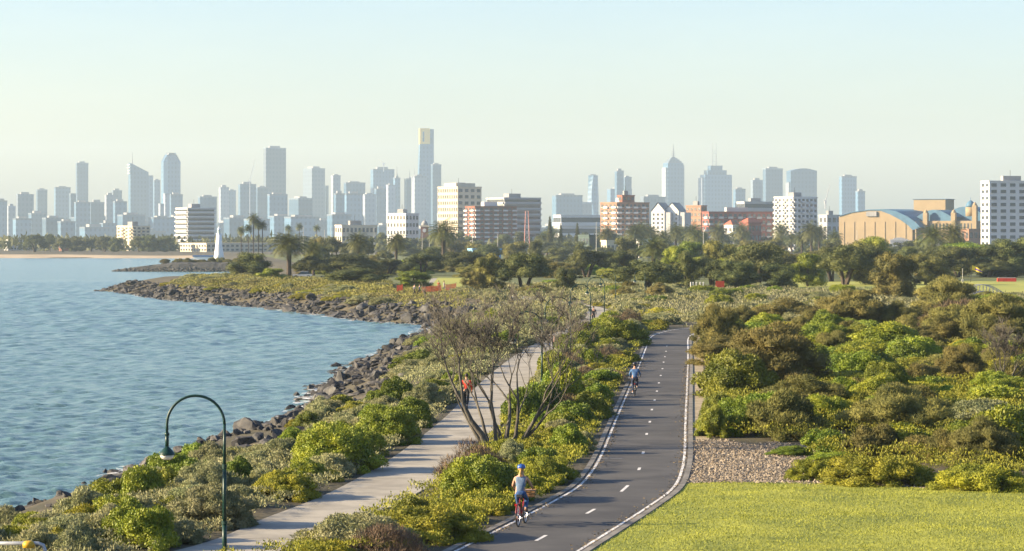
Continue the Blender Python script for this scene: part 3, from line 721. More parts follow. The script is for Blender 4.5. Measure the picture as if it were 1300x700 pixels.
# ------------------------------------------------------------------ trees
def limb(mb, p, d, L, r, depth, rng, spread=0.5, upb=0.25, minr=0.01, segs=3, tips=None, n=5, wig=0.16):
    pts = [p]; rad = [r]; q = p.copy(); dd = d.copy()
    for i in range(segs):
        dd = (dd + Vector((rng.gauss(0,wig), rng.gauss(0,wig), rng.gauss(0,wig)*.6+upb*0.25))).normalized()
        q = q + dd*(L/segs); pts.append(q.copy()); rad.append(max(minr, r*(1-0.5*(i+1)/segs)))
    mb.tube(pts, rad, n, cap=False)
    if depth <= 0:
        if tips is not None: tips.append((q.copy(), dd.copy()))
        return
    for k in range(rng.choice((2,3,3)) if depth > 1 else rng.choice((2,3,4))):
        nd = (dd + Vector((rng.gauss(0,spread), rng.gauss(0,spread), rng.gauss(0,spread)*0.5+upb*0.5))).normalized()
        st = pts[-1] if k < 2 else pts[-2]
        limb(mb, st.copy(), nd, L*rng.uniform(.6,.85), rad[-1]*0.85, depth-1, rng, spread, upb, minr, segs, tips, max(3,n-1), wig)

def tree_variant(seed, m, style):
    rng = random.Random(seed); mb = MB()
    lob = []
    if style == 'moonah':        # spreading dome, trunks forked low
        for i in range(3):
            a = rng.random()*6.28; e = Vector((0.22*math.cos(a), 0.22*math.sin(a), 0.55)); mb.tube([(0.03*math.cos(a),0.03*math.sin(a),-.02), e*0.5+Vector((0,0,.02)), e], [.035,.026,.016], 6)
        for i in range(36):
            a = rng.random()*6.28; t = math.sqrt(rng.random()); x = 0.40*t
            z = 0.30 + 0.52*math.sqrt(max(0,1-t*t))*rng.uniform(.55,1.03) - 0.04*t; r = rng.uniform(.09,.16)
            lob.append(((x*math.cos(a), x*math.sin(a), z),(r, r, r*0.85)))
        n, L, w, k = 12000, 0.036, 0.006, dict(out=.6, up=.4, rnd=.45, wind=(.15,0,0), core=.75, zmin=-.7)
    elif style == 'full':        # crown to the ground
        mb.tube([(0,0,-.02),(0.01,0,.4),(0,0,.6)], [.03,.025,.012], 6)
        for i in range(40):
            a = rng.random()*6.28; t = math.sqrt(rng.random()); z = rng.uniform(.1,.86); x = 0.40*t*math.sqrt(max(0.08,1-((z-.38)/.56)**2)); r = rng.uniform(.09,.16)
            lob.append(((x*math.cos(a), x*math.sin(a), z),(r,r,r*.9)))
        n, L, w, k = 12000, 0.036, 0.007, dict(out=.7, up=.3, rnd=.5, core=.75, zmin=-.8)
    elif style == 'gum':         # open crown on a visible trunk
        mb.tube([(0,0,-.02),(0.02,0,.35),(-.01,0,.6)], [.03,.024,.014], 6)
        for i in range(14):
            a = rng.random()*6.28; x = rng.uniform(.05,.36); z = rng.uniform(.42,.88); r = rng.uniform(.09,.15); mb.tube([(0,0,.4),(x*.6*math.cos(a),x*.6*math.sin(a),z-.06)], [.012,.006], 4)
            lob.append(((x*math.cos(a), x*math.sin(a), z),(r,r,r*.75)))
        n, L, w, k = 5000, 0.06, 0.011, dict(out=.6, up=.1, rnd=.6, core=.55, zmin=-.9)
    elif style == 'norfolk':
        mb.tube([(0,0,-.02),(0,0,.98)], [.022,.004], 6)
        for i in range(13):
            z = .18+.062*i; x = .20*(1-(z-.1)/.95)
            for j in range(6):
                a = j*1.047+i*.5; lob.append(((x*.6*math.cos(a), x*.6*math.sin(a), z),(x*.5+.012,x*.5+.012,.022)))
        n, L, w, k = 5000, 0.04, 0.010, dict(out=.5, up=.3, rnd=.4, core=.5, zmin=-.9)
    return mb.mesh('trunk', m_barkd), foliage('crown', m, seed+900, lob, n, L, w, **k)
m_dk2 = mat('leaf_dark2', (0.125,0.135,0.04), 0.75, col2=(0.06,0.07,0.024), vscale=2.0, rand=0.25, transl=0.2)
TREES = {'moonah': [tree_variant(i, m_dark, 'moonah') for i in range(4)], 'moonahd': [tree_variant(i+4, m_dk2, 'moonah') for i in range(3)], 'full': [tree_variant(i+10, m_dark, 'full') for i in range(4)],
         'fullg': [tree_variant(i+20, m_green, 'full') for i in range(2)], 'gum': [tree_variant(i+30, m_dk2, 'gum') for i in range(3)], 'norfolk': [tree_variant(40, m_dk2, 'norfolk')],
         'teat': [tree_variant(i+50, m_tea, 'full') for i in range(3)]}
def palm_variant(seed, kind):
    rng = random.Random(seed); mb = MB(); fr = MB()
    if kind == 'canary':     # unit height 1 to crown top; thick trunk, arching feather fronds
        H = .68; mb.tube([(0,0,-.02),(0,0,.3),(0,0,H)], [.042,.036,.045], 8)
        nf, Lr, droop = 60, .40, 1.0
    else:
        H = .90; mb.tube([(0,0,-.02),(0.01,0,.4),(0,0,H)], [.016,.011,.010], 6)
        nf, Lr, droop = 40, .17, 1.1
    for i in range(nf):
        a = i*2.399 + rng.random()*.3; el = math.asin(min(1, max(-.75, 1-2*(i+.5)/nf*0.83))); L = Lr*rng.uniform(.85,1.1)
        pts = []; p = Vector((0,0,H)); e = el + .35
        for s in range(6):
            pts.append(p.copy()); p = p + Vector((math.cos(a)*math.cos(e), math.sin(a)*math.cos(e), math.sin(e)))*(L/5); e -= droop*.32
        side = Vector((-math.sin(a), math.cos(a), 0))
        for s in range(5):
            A, B = pts[s], pts[s+1]
            for h in range(3):
                q = A.lerp(B, h/3); q2 = A.lerp(B, h/3+.2); fwd = (B-A).normalized()
                wd = L*(.38 if kind == 'canary' else .5)*(1-abs((s+h/3)/5-.45)*1.1)
                for sg in (-1,1):
                    tip = q + side*sg*wd*.8 + fwd*wd*.55 - Vector((0,0,wd*.3))
                    fr.add([q, q2, tip], [(0,1,2)])
    if kind != 'canary':     # skirt of dead fronds
        pass
    return mb.mesh('trunk', m_barkd), fr.mesh('fronds', m_palm)
PALMS = {'canary': [palm_variant(i, 'canary') for i in range(2)], 'fan': [palm_variant(5+i, 'fan') for i in range(2)]}
trng = random.Random(77)
def tree(kind, px, by, wpx, ty, lab, grp=None, name=None, Y=None, z=LAND):
    Y = Y or YL(by, z); x = gx(px, Y); h = gz(ty, Y) - z; w = wpx/F*Y/0.96
    lib = PALMS if kind in PALMS else TREES; v = lib[kind][trng.randrange(len(lib[kind]))]
    nm = name or {'canary':'date_palm','fan':'fan_palm','norfolk':'norfolk_pine','gum':'gum_tree'}.get(kind, 'coastal_tree')
    if kind == 'canary': h = h/0.87
    if kind in PALMS: w = h if kind == 'fan' else max(w/0.62, h*0.95)
    z0 = min(z, H1(x, Y))
    t = thing(nm, lab, 'palm' if kind in PALMS else 'tree', (x, Y, z0), trng.random()*6.28, grp, (w, w, h+(z-z0)))
    link('trunk', v[0], t); link('fronds' if kind in PALMS else 'crown', v[1], t)
    return t
PARK = [
 ('full', 318, 354, 62, 320, 'bushy dark tree right of the white lighthouse'), ('canary', 367, 352, 50, 300, 'broad date palm right of the lighthouse'),
 ('canary', 398, 350, 30, 310, 'smaller date palm beside the broad one'), ('canary', 455, 343, 30, 299, 'date palm above the dark hedge trees at centre left'),
 ('canary', 503, 340, 28, 300, 'date palm in front of the white low block'), ('canary', 563, 337, 40, 285, 'tall date palm in front of the cream tower'),
 ('moonah', 395, 352, 50, 322, 'round dark tree left of the hedge trees'), ('moonahd', 440, 352, 80, 317, 'wide dark flat tree left of centre'), ('moonahd', 492, 350, 50, 326, 'dark low tree under the date palm'),
 ('moonahd', 535, 350, 56, 318, 'dark dome tree below the tall date palm'), ('moonahd', 590, 350, 70, 315, 'dark flat-topped tree left of the orange clearing'),
 ('teat', 620, 371, 46, 322, 'leaning olive tree left of the biggest park tree'), ('moonah', 664, 371, 78, 316, 'biggest rounded olive tree near the centre'), ('teat', 603, 372, 34, 342, 'small olive tree beside the leaning one'),
 ('full', 718, 372, 34, 338, 'small rounded tree right of the biggest one'), ('moonah', 745, 352, 60, 312, 'yellowish dome tree behind the lamps'), ('moonahd', 785, 352, 50, 314, 'dark dome tree behind the lamps'),
 ('moonah', 818, 370, 92, 325, 'wide dark dome tree behind the far lamp'), ('full', 870, 368, 36, 318, 'small olive tree right of the wide dome tree'), ('moonah', 905, 368, 60, 322, 'olive tree beside the red sign'),
 ('moonahd', 962, 366, 84, 302, 'tall dark dome tree in front of the brick block'), ('full', 935, 370, 60, 330, 'bushy tree below the tall dark dome'), ('full', 985, 370, 60, 335, 'dark bushy tree left of the playing field'),
 ('fullg', 1025, 364, 50, 320, 'bright topped green tree left of the barrel roof hall'), ('moonah', 1072, 362, 78, 304, 'large dark tree below the barrel roof hall'), ('full', 1108, 362, 60, 310, 'dark tree at the left end of the hall'),
 ('fullg', 1108, 345, 56, 300, 'green leafy tree touching the tan hall wall'), ('teat', 1135, 384, 62, 315, 'tall grey twiggy tree in front of the playing field'), ('teat', 1175, 362, 60, 322, 'pale tan crowned tree behind the field edge'),
 ('full', 1195, 357, 70, 318, 'dark green tree behind the white mast'), ('full', 1250, 352, 90, 312, 'broad green tree behind the flag'), ('full', 1290, 352, 70, 300, 'tree at the right edge below the white tower'),
 ('fullg', 1225, 345, 80, 308, 'green spreading tree in front of the tan hall end'), ('canary', 1185, 340, 40, 290, 'date palm in front of the white hoarding'), ('canary', 1210, 338, 30, 288, 'date palm right of the white hoarding'),
 ('full', 455, 364, 90, 340, 'low spreading green shrub tree on the point'), ('fullg', 525, 366, 52, 344, 'green clump left of the orange barrier'), ('full', 430, 362, 50, 347, 'low green clump left on the point'),
 ('fullg', 345, 358, 40, 340, 'low green clump right of the bushy dark tree'), ('canary', 830, 352, 40, 306, 'date palm behind the wide dome tree'),
]
for k, px, by, wp, ty, lab in PARK: tree(k, px, by, wp, ty, lab)
# tall fan palms by the lighthouse
for i, (px, ty, lab) in enumerate([(322,272,'tallest fan palm of the cluster by the lighthouse'),(333,281,'right fan palm of the cluster by the lighthouse'),(306,288,'leftmost fan palm of the cluster by the lighthouse'),(315,285,'second fan palm from the left by the lighthouse'),(328,279,'fan palm between the two tallest by the lighthouse')]):
    tree('fan', px, 0, 12, ty, lab, None, None, 1050)
for px, ty, Y in [(366,286,1500),(380,284,1520),(402,286,1500)]: tree('fan', px, 0, 10, ty, 'thin distant fan palm against the blue towers', 'thin distant fan palms left of centre', None, Y)
# palms and trees along the far foreshore
PL1 = [(806,288),(813,286),(826,289),(843,295),(858,288),(866,290),(880,288),(885,294),(912,287),(942,286),(992,286),(1005,298),(1018,297),(1040,290),(700,290),(690,298),(770,290),(775,294),(1030,286),(1060,296)]
for px, ty in PL1: tree('canary', px, 0, 20, ty, 'far date palm', 'date palms before the apartment blocks', None, trng.uniform(1150,1500))
PL2 = [(130,313),(160,312),(184,314),(215,312),(228,311),(250,313),(263,313),(200,316),(240,316)]
for px, ty in PL2: tree('fan', px, 0, 8, ty, 'small fan palm along the far beach', 'fan palms along the far beach', None, 1720)
for px, ty, w in [(698,273,22),(712,285,20),(733,282,22)]: tree('norfolk', px, 0, w, ty, 'conical pine left of the brick apartments', 'conical pines left of the brick apartments', None, 1400)
for i in range(70):
    px = 40 + i*18.4 + trng.uniform(-8,8); Y = trng.uniform(1560,1760) if px > 250 else trng.uniform(1760,1840)
    if 212 < px < 385: continue
    h = trng.uniform(8,14) if px < 1050 else trng.uniform(4,7.5); ty = HY + (ZC - LAND - h)*F/Y
    tree(trng.choice(['gum','full','moonahd','full']), px, 0, trng.uniform(18,34), ty, 'tree in the far belt', 'far belt of trees before the city', None, Y)
for i in range(60):
    px = 300 + i*17.0 + trng.uniform(-9,9); Y = trng.uniform(800,1350)
    h = trng.uniform(5,9.5); ty = HY + (ZC - LAND - h)*F/Y
    if px < 400: continue
    tree(trng.choice(['gum','full','moonahd','moonah','teat']), px, 0, trng.uniform(22,44), ty, 'dark tree behind the park', 'foreshore belt of trees behind the park', None, Y)
for i in range(34):
    px = 860 + i*13.4 + trng.uniform(-9,9); Y = trng.uniform(555,760)
    h = trng.uniform(4,8.5); ty = HY + (ZC - LAND - h)*F/Y
    tree(trng.choice(['full','moonahd','moonah','teat','fullg']), px, 0, trng.uniform(34,60), ty, 'dark tree beyond the field', 'thick tree belt beyond the playing field', None, Y)
und = random.Random(61)
for i in range(46):
    px = 395 + i*10.4 + und.uniform(-6,6); Y = und.uniform(600, 700) if px > 540 else und.uniform(640,720)
    if 545 < px < 600: Y = und.uniform(680,760)
    r = und.uniform(3.0,5.0); bush('tea' if und.random() < .7 else 'green', gx(px,Y), Y, r, und.uniform(2.6,4.2), 'dark understorey shrub below the park trees', 'dark understorey shrubs below the park trees', und, None, .05, True)
def bare_tree(base, seed, stems, H, label, leans):
    rng = random.Random(seed); t = thing('bare_tree', label, 'tree', base)
    for i, (dx, dy, lean, L, r) in enumerate(leans):
        mb = MB(); tips = []
        limb(mb, Vector((dx,dy,-.1)), Vector((lean[0], lean[1], 1)).normalized(), L, r, 4, rng, 0.43, 0.33, 0.008, 3, tips, 7, 0.13)
        mb.obj('trunk' , m_bark, t, True)
        tw = MB()
        for p, d in tips:
            for _ in range(7):
                e = (d + Vector((rng.gauss(0,.5), rng.gauss(0,.5), rng.gauss(0,.3)+.25))).normalized(); tw.tube([p, p+e*rng.uniform(.25,.6)], [.010,.005], 3, False)
        tag(tw.obj('twigs', m_bark, t), kind='stuff')
    return t
b1 = W(628, 572)
bare_tree((b1.x,b1.y,LAND), 5, 3, 5.5, 'leafless branching tree between footpath and bike road', [(-.25,0,(-.25,.1),2.3,.16),(-.35,.2,(-.5,.1),1.9,.10),(.1,.3,(-.1,.0),2.1,.10),(.45,.5,(.12,0),2.1,.12),(.85,.4,(.75,.1),2.3,.11),(.75,.7,(1.15,-.1),2.2,.09),(.3,.8,(.0,.1),2.2,.09),(-.1,.6,(-.45,.2),2.2,.09),(.6,.2,(.35,.1),2.2,.10)])
b2 = W(1268, 503)
bare_tree((b2.x,b2.y,LAND), 8, 2, 4, 'leafless dark tree at the right edge by the sandy track', [(0,0,(.1,0),1.3,.11),(.1,.1,(.55,0),1.3,.10),(-.05,0,(-.05,.1),1.2,.05),(.1,0,(.9,0),1.3,.08)])
# ------------------------------------------------------------------ path lamps
m_lampg = mat('lamp_green_paint', (0.006,0.032,0.024), 0.4, var=0.15, vscale=6)
m_globe = mat('lamp_globe', (0.62,0.60,0.52), 0.15, spec=0.6)
def lamp(px, Y, ty, wpx, label, rz=0.0, group=None):
    x = gx(px, Y); H = gz(ty, Y) - LAND; W_ = wpx/F*Y; rad = W_/2
    t = thing('path_lamp', label, 'street lamp', (x, Y, LAND), rz, group)
    p = MB(); p.tube([(0,0,-.05),(0,0,.12)], [.10,.10], 12); p.tube([(0,0,.12),(0,0,1.0)], [.068,.062], 12); p.tube([(0,0,1.0),(0,0,H-rad-1.15)], [.055,.05], 12); p.tube([(0,0,H-rad-1.15),(0,0,H-rad)], [.045,.04], 12); p.obj('post', m_lampg, t, True)
    c = MB(); c.tube([(0,0,H-rad-1.2),(0,0,H-rad-1.08)], .065, 12); c.tube([(0,0,.98),(0,0,1.06)], .08, 12); c.obj('collar', m_lampg, t)
    a = MB(); a.tube([(-rad+rad*math.cos(q), 0, H-rad+rad*math.sin(q)) for q in [math.pi*k/18 for k in range(19)]] + [(-W_,0,H-rad-.25)], .038, 10); a.obj('arch_arm', m_lampg, t, True)
    d = MB(); d.tube([(-W_,0,H-rad-.25),(-W_,0,H-rad-.62)], .05, 10); d.tube([(-W_,0,H-rad-.22),(-W_,0,H-rad-.30)], .065, 10); d.obj('drop_stem', m_lampg, t, True)
    zz = H-rad-.62
    s = MB(); s.lathe([(.05,.02),(.10,-.03),(.17,-.10),(.215,-.17),(.225,-.20),(.20,-.205)], (-W_,0,zz), 20); sh = s.obj('lamp_shade', m_lampg, t, True)
    g = MB(); g.lathe([(.19,-.205),(.185,-.25),(.15,-.30),(.09,-.335),(.02,-.345)], (-W_,0,zz), 20); g.obj('globe', m_globe, sh, True)
lamp(285, 74.5, 502.5, 73, 'nearest green arched lamp at the bottom left')
lamp(688, 150, 396, 37, 'green arched lamp behind the bare tree, second nearest')
lamp(724.6, 190, 377.4, 32.6, 'third green arched lamp from the camera')
lamp(749.5, 246, 361, 25.5, 'fourth green arched lamp, near the walker in black')
lamp(767.3, 300, 352, 22, 'fifth green arched lamp along the footpath')
lamp(781.6, 362, 344.6, 19, 'sixth green arched lamp, thin and far')
lamp(818.8, 372, 343.5, 13, 'far arched lamp standing alone right of the row')

# ------------------------------------------------------------------ people
def skinned(name, verts, edges, rad, m, parent, sub=2):
    me = bpy.data.meshes.new(name+'_rig'); me.from_pydata(verts, edges, []); o = bpy.data.objects.new(name+'_rig', me); COL.objects.link(o)
    sk = o.modifiers.new('skin','SKIN'); sk.use_smooth_shade = True
    sv = me.skin_vertices[0].data
    for i, r in enumerate(rad):
        sv[i].radius = (r, r) if not hasattr(r, '__len__') else r
        sv[i].use_root = (i == 0)
    ss = o.modifiers.new('sub','SUBSURF'); ss.levels = sub; ss.render_levels = sub
    dg = bpy.context.evaluated_depsgraph_get(); me2 = bpy.data.meshes.new_from_object(o.evaluated_get(dg)); me2.name = name
    bpy.data.objects.remove(o); bpy.data.meshes.remove(me)
    me2.materials.clear(); me2.materials.append(m)
    return link(name, me2, parent)
m_skin = mat('skin', (0.40,0.23,0.15), 0.6, var=0.06, vscale=8)
def cloth(name, c): return mat('cloth_'+name, c, 0.9, var=0.15, vscale=9, bump=0.006, bscale=18)
def person(label, loc, rz, J, top, legs, hair, sleeve=0.6, helmet=None, shoe=(0.03,0.03,0.03), shorts=False):
    """J: joint dict in local metres, +y is forward"""
    t = thing('person', label, 'person', loc, rz)
    V = []; E = []; RD = []
    def a(p, r, par=None):
        V.append(tuple(p)); RD.append(r)
        if par is not None: E.append((par, len(V)-1))
        return len(V)-1
    v = lambda k: Vector(J[k])
    pel = a(v('pelvis'), (.15,.11)); waist = a(v('pelvis').lerp(v('chest'), .45), (.125,.095), pel); ch = a(v('chest'), (.155,.105), waist)
    nk = a(v('neck'), .052, ch); hd0 = a(v('head')+Vector((0,.01,-.06)), (.068,.075), nk); hd1 = a(v('head')+Vector((0,0,.05)), (.078,.092), hd0); hd2 = a(v('head')+Vector((0,-.005,.11)), .05, hd1)
    a(v('head')+Vector((0,.105,-.01)), .014, hd0)
    for s, S in ((-1,'l'),(1,'r')):
        sh = a(v('sh'+S), .055, ch); el = a(v('el'+S), .04, sh); wr = a(v('ha'+S), .028, el)
        d = (v('ha'+S)-v('el'+S)).normalized(); side = d.cross(Vector((0,0,1))); side = side.normalized() if side.length > .05 else Vector((0,1,0))
        pm = a(v('ha'+S)+d*.06, (.036,.018), wr)
        for f in range(4):
            b = v('ha'+S)+d*.10+side*(f-1.5)*.019; k1 = a(b, .009, pm); k2 = a(b+d*(.035+.006*(1-abs(f-1.2)))+Vector((0,0,-.012)), .008, k1); a(b+d*.055+Vector((0,0,-.03)), .007, k2)
        th = a(v('ha'+S)+d*.045+side*(-.04*s), .010, pm); a(v('ha'+S)+d*.085+side*(-.055*s)+Vector((0,0,-.01)), .008, th)
        hp = a(v('hi'+S), .085, pel); kn = a(v('kn'+S), .058, hp); ca = a(v('kn'+S).lerp(v('an'+S), .35), .055, kn); an = a(v('an'+S), .036, ca); a(v('to'+S), .032, an)
    body = skinned('body', V, E, RD, m_skin, t)
    # clothes are shells over the same joints
    sv = [v('pelvis')+Vector((0,0,-.05)), v('pelvis').lerp(v('chest'), .45), v('chest'), v('neck').lerp(v('chest'), .55)]; sr = [(.165,.125),(.142,.112),(.172,.122),(.09,.08)]; se = [(0,1),(1,2),(2,3)]
    for S in 'lr':
        i = len(sv); sv.append(v('sh'+S)); sr.append(.066); se.append((2,i))
        if sleeve > 0: sv.append(v('sh'+S).lerp(v('el'+S), min(1, sleeve))); sr.append(.054); se.append((i,i+1))
        if sleeve > 1: sv.append(v('ha'+S)); sr.append(.040); se.append((i+1,i+2))
    skinned('shirt', [tuple(p) for p in sv], se, sr, top, t)
    lv = [v('pelvis'), v('pelvis')+Vector((0,.01,.09))]; lr = [(.168,.128),(.146,.112)]; le = [(0,1)]
    for S in 'lr':
        i = len(lv); lv += [v('hi'+S), v('kn'+S)]; lr += [.098, .07]; le += [(0,i),(i,i+1)]
        if not shorts: lv += [v('kn'+S).lerp(v('an'+S), .4), v('an'+S).lerp(v('kn'+S), .08)]; lr += [.066,.048]; le += [(i+1,i+2),(i+2,i+3)]
    skinned('trousers', [tuple(p) for p in lv], le, lr, legs, t)
    ms = cloth('shoe%02d%02d' % (int(shoe[0]*99), int(shoe[1]*99)), shoe)
    for S in 'lr':
        d = v('to'+S)-v('an'+S); skinned('shoe', [tuple(v('an'+S)+Vector((0,-.03,-.03))), tuple(v('an'+S).lerp(v('to'+S), .5)+Vector((0,0,-.025))), tuple(v('to'+S)+Vector((0,.02,-.01)))], [(0,1),(1,2)], [.044,.044,.036], ms, t, 1)
    hv, hf = ellipsoid(v('head')+Vector((0,-.02,.055)), (.098,.108,.10), 14, 8); hm = mesh_np('hair', hv, hf, hair, True); h = link('hair', hm, t)
    if helmet:
        hb = MB(); hb.lathe([(.125,.0),(.13,.03),(.12,.075),(.085,.115),(.03,.135),(.001,.137)], tuple(v('head')+Vector((0,0,.055))), 16)
        hh = hb.obj('helmet', helmet, t, True)
        rb = MB()
        for k in (-1,0,1): rb.tube([v('head')+Vector((k*.05,-.12,.09)), v('head')+Vector((k*.045,-.06,.175)), v('head')+Vector((k*.045,.06,.175)), v('head')+Vector((k*.05,.12,.09))], .012, 6)
        rb.obj('helmet_rib', mat('helmet_rib', (0.02,0.03,0.06), 0.4), hh)
    return t
RIDE = dict(pelvis=(0,-.2,1.0), chest=(0,-.05,1.40), neck=(0,-.02,1.52), head=(0,.0,1.66), shl=(-.18,-.04,1.42), shr=(.18,-.04,1.42), ell=(-.29,.12,1.18), elr=(.29,.12,1.18), hal=(-.27,.38,1.06), har=(.27,.38,1.06),
            hil=(-.10,-.17,.95), hir=(.10,-.17,.95), knl=(-.11,.14,.60), knr=(.12,.24,.76), anl=(-.12,-.02,.20), anr=(.12,.06,.48), tol=(-.12,.13,.14), tor=(.12,.2,.43))
def walk(ph=1, arms=1.0):
    s = ph
    return dict(pelvis=(0,0,.95), chest=(0,.03,1.34), neck=(0,.04,1.47), head=(0,.06,1.62), shl=(-.19,.02,1.38), shr=(.19,.02,1.38), ell=(-.25,-.10*s,1.10), elr=(.25,.08*s,1.10), hal=(-.24,-.02*s+.06,.86), har=(.24,.26*s,.90),
            hil=(-.10,0,.90), hir=(.10,0,.90), knl=(-.10,.20*s,.50), knr=(.10,-.06*s,.48), anl=(-.10,.26*s,.10), anr=(.10,-.32*s,.13), tol=(-.10,.40*s,.05), tor=(.10,-.20*s,.04))
m_tyre = mat('tyre', (0.02,0.02,0.02), 0.8); m_steel = mat('bike_steel', (0.55,0.55,0.55), 0.3, metal=1.0); m_wick = mat('wicker', (0.34,0.19,0.08), 0.85, var=0.3, vscale=30); m_black = mat('black_plastic', (0.02,0.02,0.022), 0.5)
def torus_pts(c, r, n=28): return [Vector(c)+Vector((0, r*math.cos(2*math.pi*k/n), r*math.sin(2*math.pi*k/n))) for k in range(n+1)]
def bicycle(label, loc, rz, mf, basket=True):
    t = thing('bicycle', label, 'bicycle', loc, rz)
    ra, fa = Vector((0,-.5,.34)), Vector((0,.58,.34)); bb = Vector((0,-.06,.29)); st = Vector((0,-.22,.82)); hd = Vector((0,.36,.86)); hb = Vector((0,.42,.66))
    f = MB()
    for A, B, r in ((bb,st,.018),(bb,hb,.022),(st,hd,.018),(hb,hd+Vector((0,-.02,.08)),.022)): f.tube([A,B], r, 8)
    for s in (-.05,.05):
        o = Vector((s,0,0)); f.tube([bb+o*.5, ra+o], .011, 6); f.tube([st, ra+o], .010, 6); f.tube([hb, hb+o, fa+o], .013, 6)
    f.obj('frame', mf, t)
    for c in (ra, fa):
        wv = MB(); wv.tube(torus_pts(c, .325), .022, 8, False); wh = wv.obj('wheel', m_tyre, t, True)
        ri = MB(); ri.tube(torus_pts(c, .30), .011, 6, False); ri.obj('rim', m_steel, wh)
        sp = MB()
        for k in range(18):
            a = 2*math.pi*k/18; sp.tube([c+Vector((.02*(-1)**k,0,0)), c+Vector((0,.30*math.cos(a),.30*math.sin(a)))], .0022, 3, False)
        sp.tube([c-Vector((.05,0,0)), c+Vector((.05,0,0))], .022, 8); sp.obj('spokes', m_steel, wh)
        mg = MB(); q = [c+Vector((0,.365*math.cos(a),.365*math.sin(a))) for a in [R(25+k*14) for k in range(11)]]; mg.tube(q, .022, 6); mg.obj('mudguard', mf, t)
    s = MB(); s.tube([st, st+Vector((0,-.02,.08))], .014, 6); s.frustum([(-.09,-.36,.88),(.09,-.36,.88),(.03,-.10,.89),(-.03,-.10,.89)], [(-.085,-.35,.95),(.085,-.35,.95),(.02,-.08,.93),(-.02,-.08,.93)]); s.obj('saddle', m_black, t)
    h = MB(); h.tube([hd, hd+Vector((0,0,.16))], .014, 6); h.tube([(-.30,.36,1.02),(-.2,.42,1.03),(0,.38,1.02),(.2,.42,1.03),(.30,.36,1.02)], .013, 8); h.obj('handlebar', m_steel, t, True)
    g = MB()
    for sx in (-1,1): g.tube([(sx*.24,.40,1.03),(sx*.32,.345,1.02)], .019, 8)
    g.obj('grips', m_black, t)
    c = MB(); c.tube([(-.07,-.06,.29),(.07,-.06,.29)], .045, 10); c.tube([(-.085,-.06,.29),(-.085,.0,.13)], .011, 6); c.tube([(.085,-.06,.29),(.085,-.10,.44)], .011, 6)
    c.box(-.17,-.085,-.04,.06,.115,.14); c.box(.085,.17,-.14,-.04,.425,.45); c.obj('crank', m_black, t)
    if basket:
        k = MB(); k.frustum([(.0,.46,.80),(.26,.46,.80),(.26,.68,.80),(.0,.68,.80)], [(-.04,.43,1.02),(.31,.43,1.02),(.31,.72,1.02),(-.04,.72,1.02)])
        for z in (.84,.90,.96,1.02): k.tube([(-.045,.43,z),(.315,.43,z),(.315,.725,z),(-.045,.725,z),(-.045,.43,z)], .012, 5)
        k.obj('basket', m_wick, t)
    rf = MB(); rf.box(-.03,.03,-.90,-.885,.66,.72); rf.obj('rear_reflector', mat('reflector_red', (0.4,0.01,0.01), 0.3), t)
    return t
m_hair_b = mat('hair_blond', (0.42,0.24,0.08), 0.6, var=0.2, vscale=20); m_hair_d = mat('hair_dark', (0.03,0.022,0.016), 0.6, var=0.2, vscale=20)
def heading(P, y):
    i = int(np.argmin(np.abs(P[:,1]-y))); t_ = P[i+1]-P[i-1]; return math.atan2(t_[1], t_[0]) - math.pi/2
w = W(662, 668); hd = heading(road_c, w.y)
bicycle('red bicycle with front basket ridden on the bike road', (w.x, w.y, LAND+.03), hd, mat('bike_red', (0.20,0.015,0.015), 0.35, spec=.5))
pc = person('woman in blue helmet and grey tank top riding the red bicycle', (w.x, w.y, LAND+.03), hd, RIDE, cloth('greyblue', (0.10,0.15,0.23)), cloth('jeans', (0.03,0.075,0.19)), m_hair_b, 0.0, mat('helmet_blue', (0.02,0.08,0.32), 0.3, spec=.5), (.12,.05,.03))
pt = MB(); pt.tube([(0,-.10,1.66),(0,-.15,1.58),(0,-.13,1.46)], [.035,.045,.015], 8); pt.obj('ponytail', m_hair_b, pc, True)
w = W(806, 503); hd = heading(road_c, w.y)
bicycle('dark bicycle ridden further up the bike road', (w.x, w.y, LAND+.03), hd, mat('bike_dark', (0.05,0.05,0.055), 0.35), False)
person('cyclist in blue shirt and dark trousers further up the road', (w.x, w.y, LAND+.03), hd, RIDE, cloth('blue', (0.06,0.13,0.26)), cloth('navy', (0.025,0.035,0.07)), m_hair_d, 1.6, mat('helmet_black', (0.02,0.02,0.03), 0.4), (.5,.5,.5))
def pedestrian(px, py, label, ph, rz, top, legs, hair, sleeve=.6, shorts=False, J=None, dz=.03):
    w = W(px, py); person(label, (w.x, w.y, LAND+dz), rz, J or walk(ph), top, legs, hair, sleeve, None, (.03,.03,.03), shorts)
c_red = cloth('red', (0.55,0.055,0.03)); c_blk = cloth('black', (0.02,0.02,0.022)); c_wht = cloth('white', (0.6,0.6,0.62)); c_nvy = cloth('navy2', (0.03,0.05,0.12)); c_gry = cloth('grey', (0.14,0.15,0.17))
pedestrian(592, 519, 'walker in red shirt and black tights on the footpath', 1, R(-10), c_red, c_blk, m_hair_d, 1.5)
pedestrian(700, 447, 'walker in white and blue on the path behind the bare tree', -1, R(-8), c_wht, c_nvy, m_hair_d, .6)
pedestrian(753.5, 411, 'walker dressed all in black far along the footpath', 1, R(-5), c_blk, c_blk, m_hair_d, 1.6)
pedestrian(526, 375, 'left of two people in dark clothes beside the orange barrier', 1, R(-60), c_gry, c_blk, m_hair_d, 1.5, dz=0)
pedestrian(532.5, 375, 'right of two people in dark clothes beside the orange barrier', -1, R(-60), c_nvy, c_blk, m_hair_d, 1.5, dz=0)
pedestrian(557, 370, 'person in orange vest standing behind the barrier', 1, R(180), cloth('orange', (0.55,0.14,0.03)), c_gry, m_hair_d, .6, dz=0)
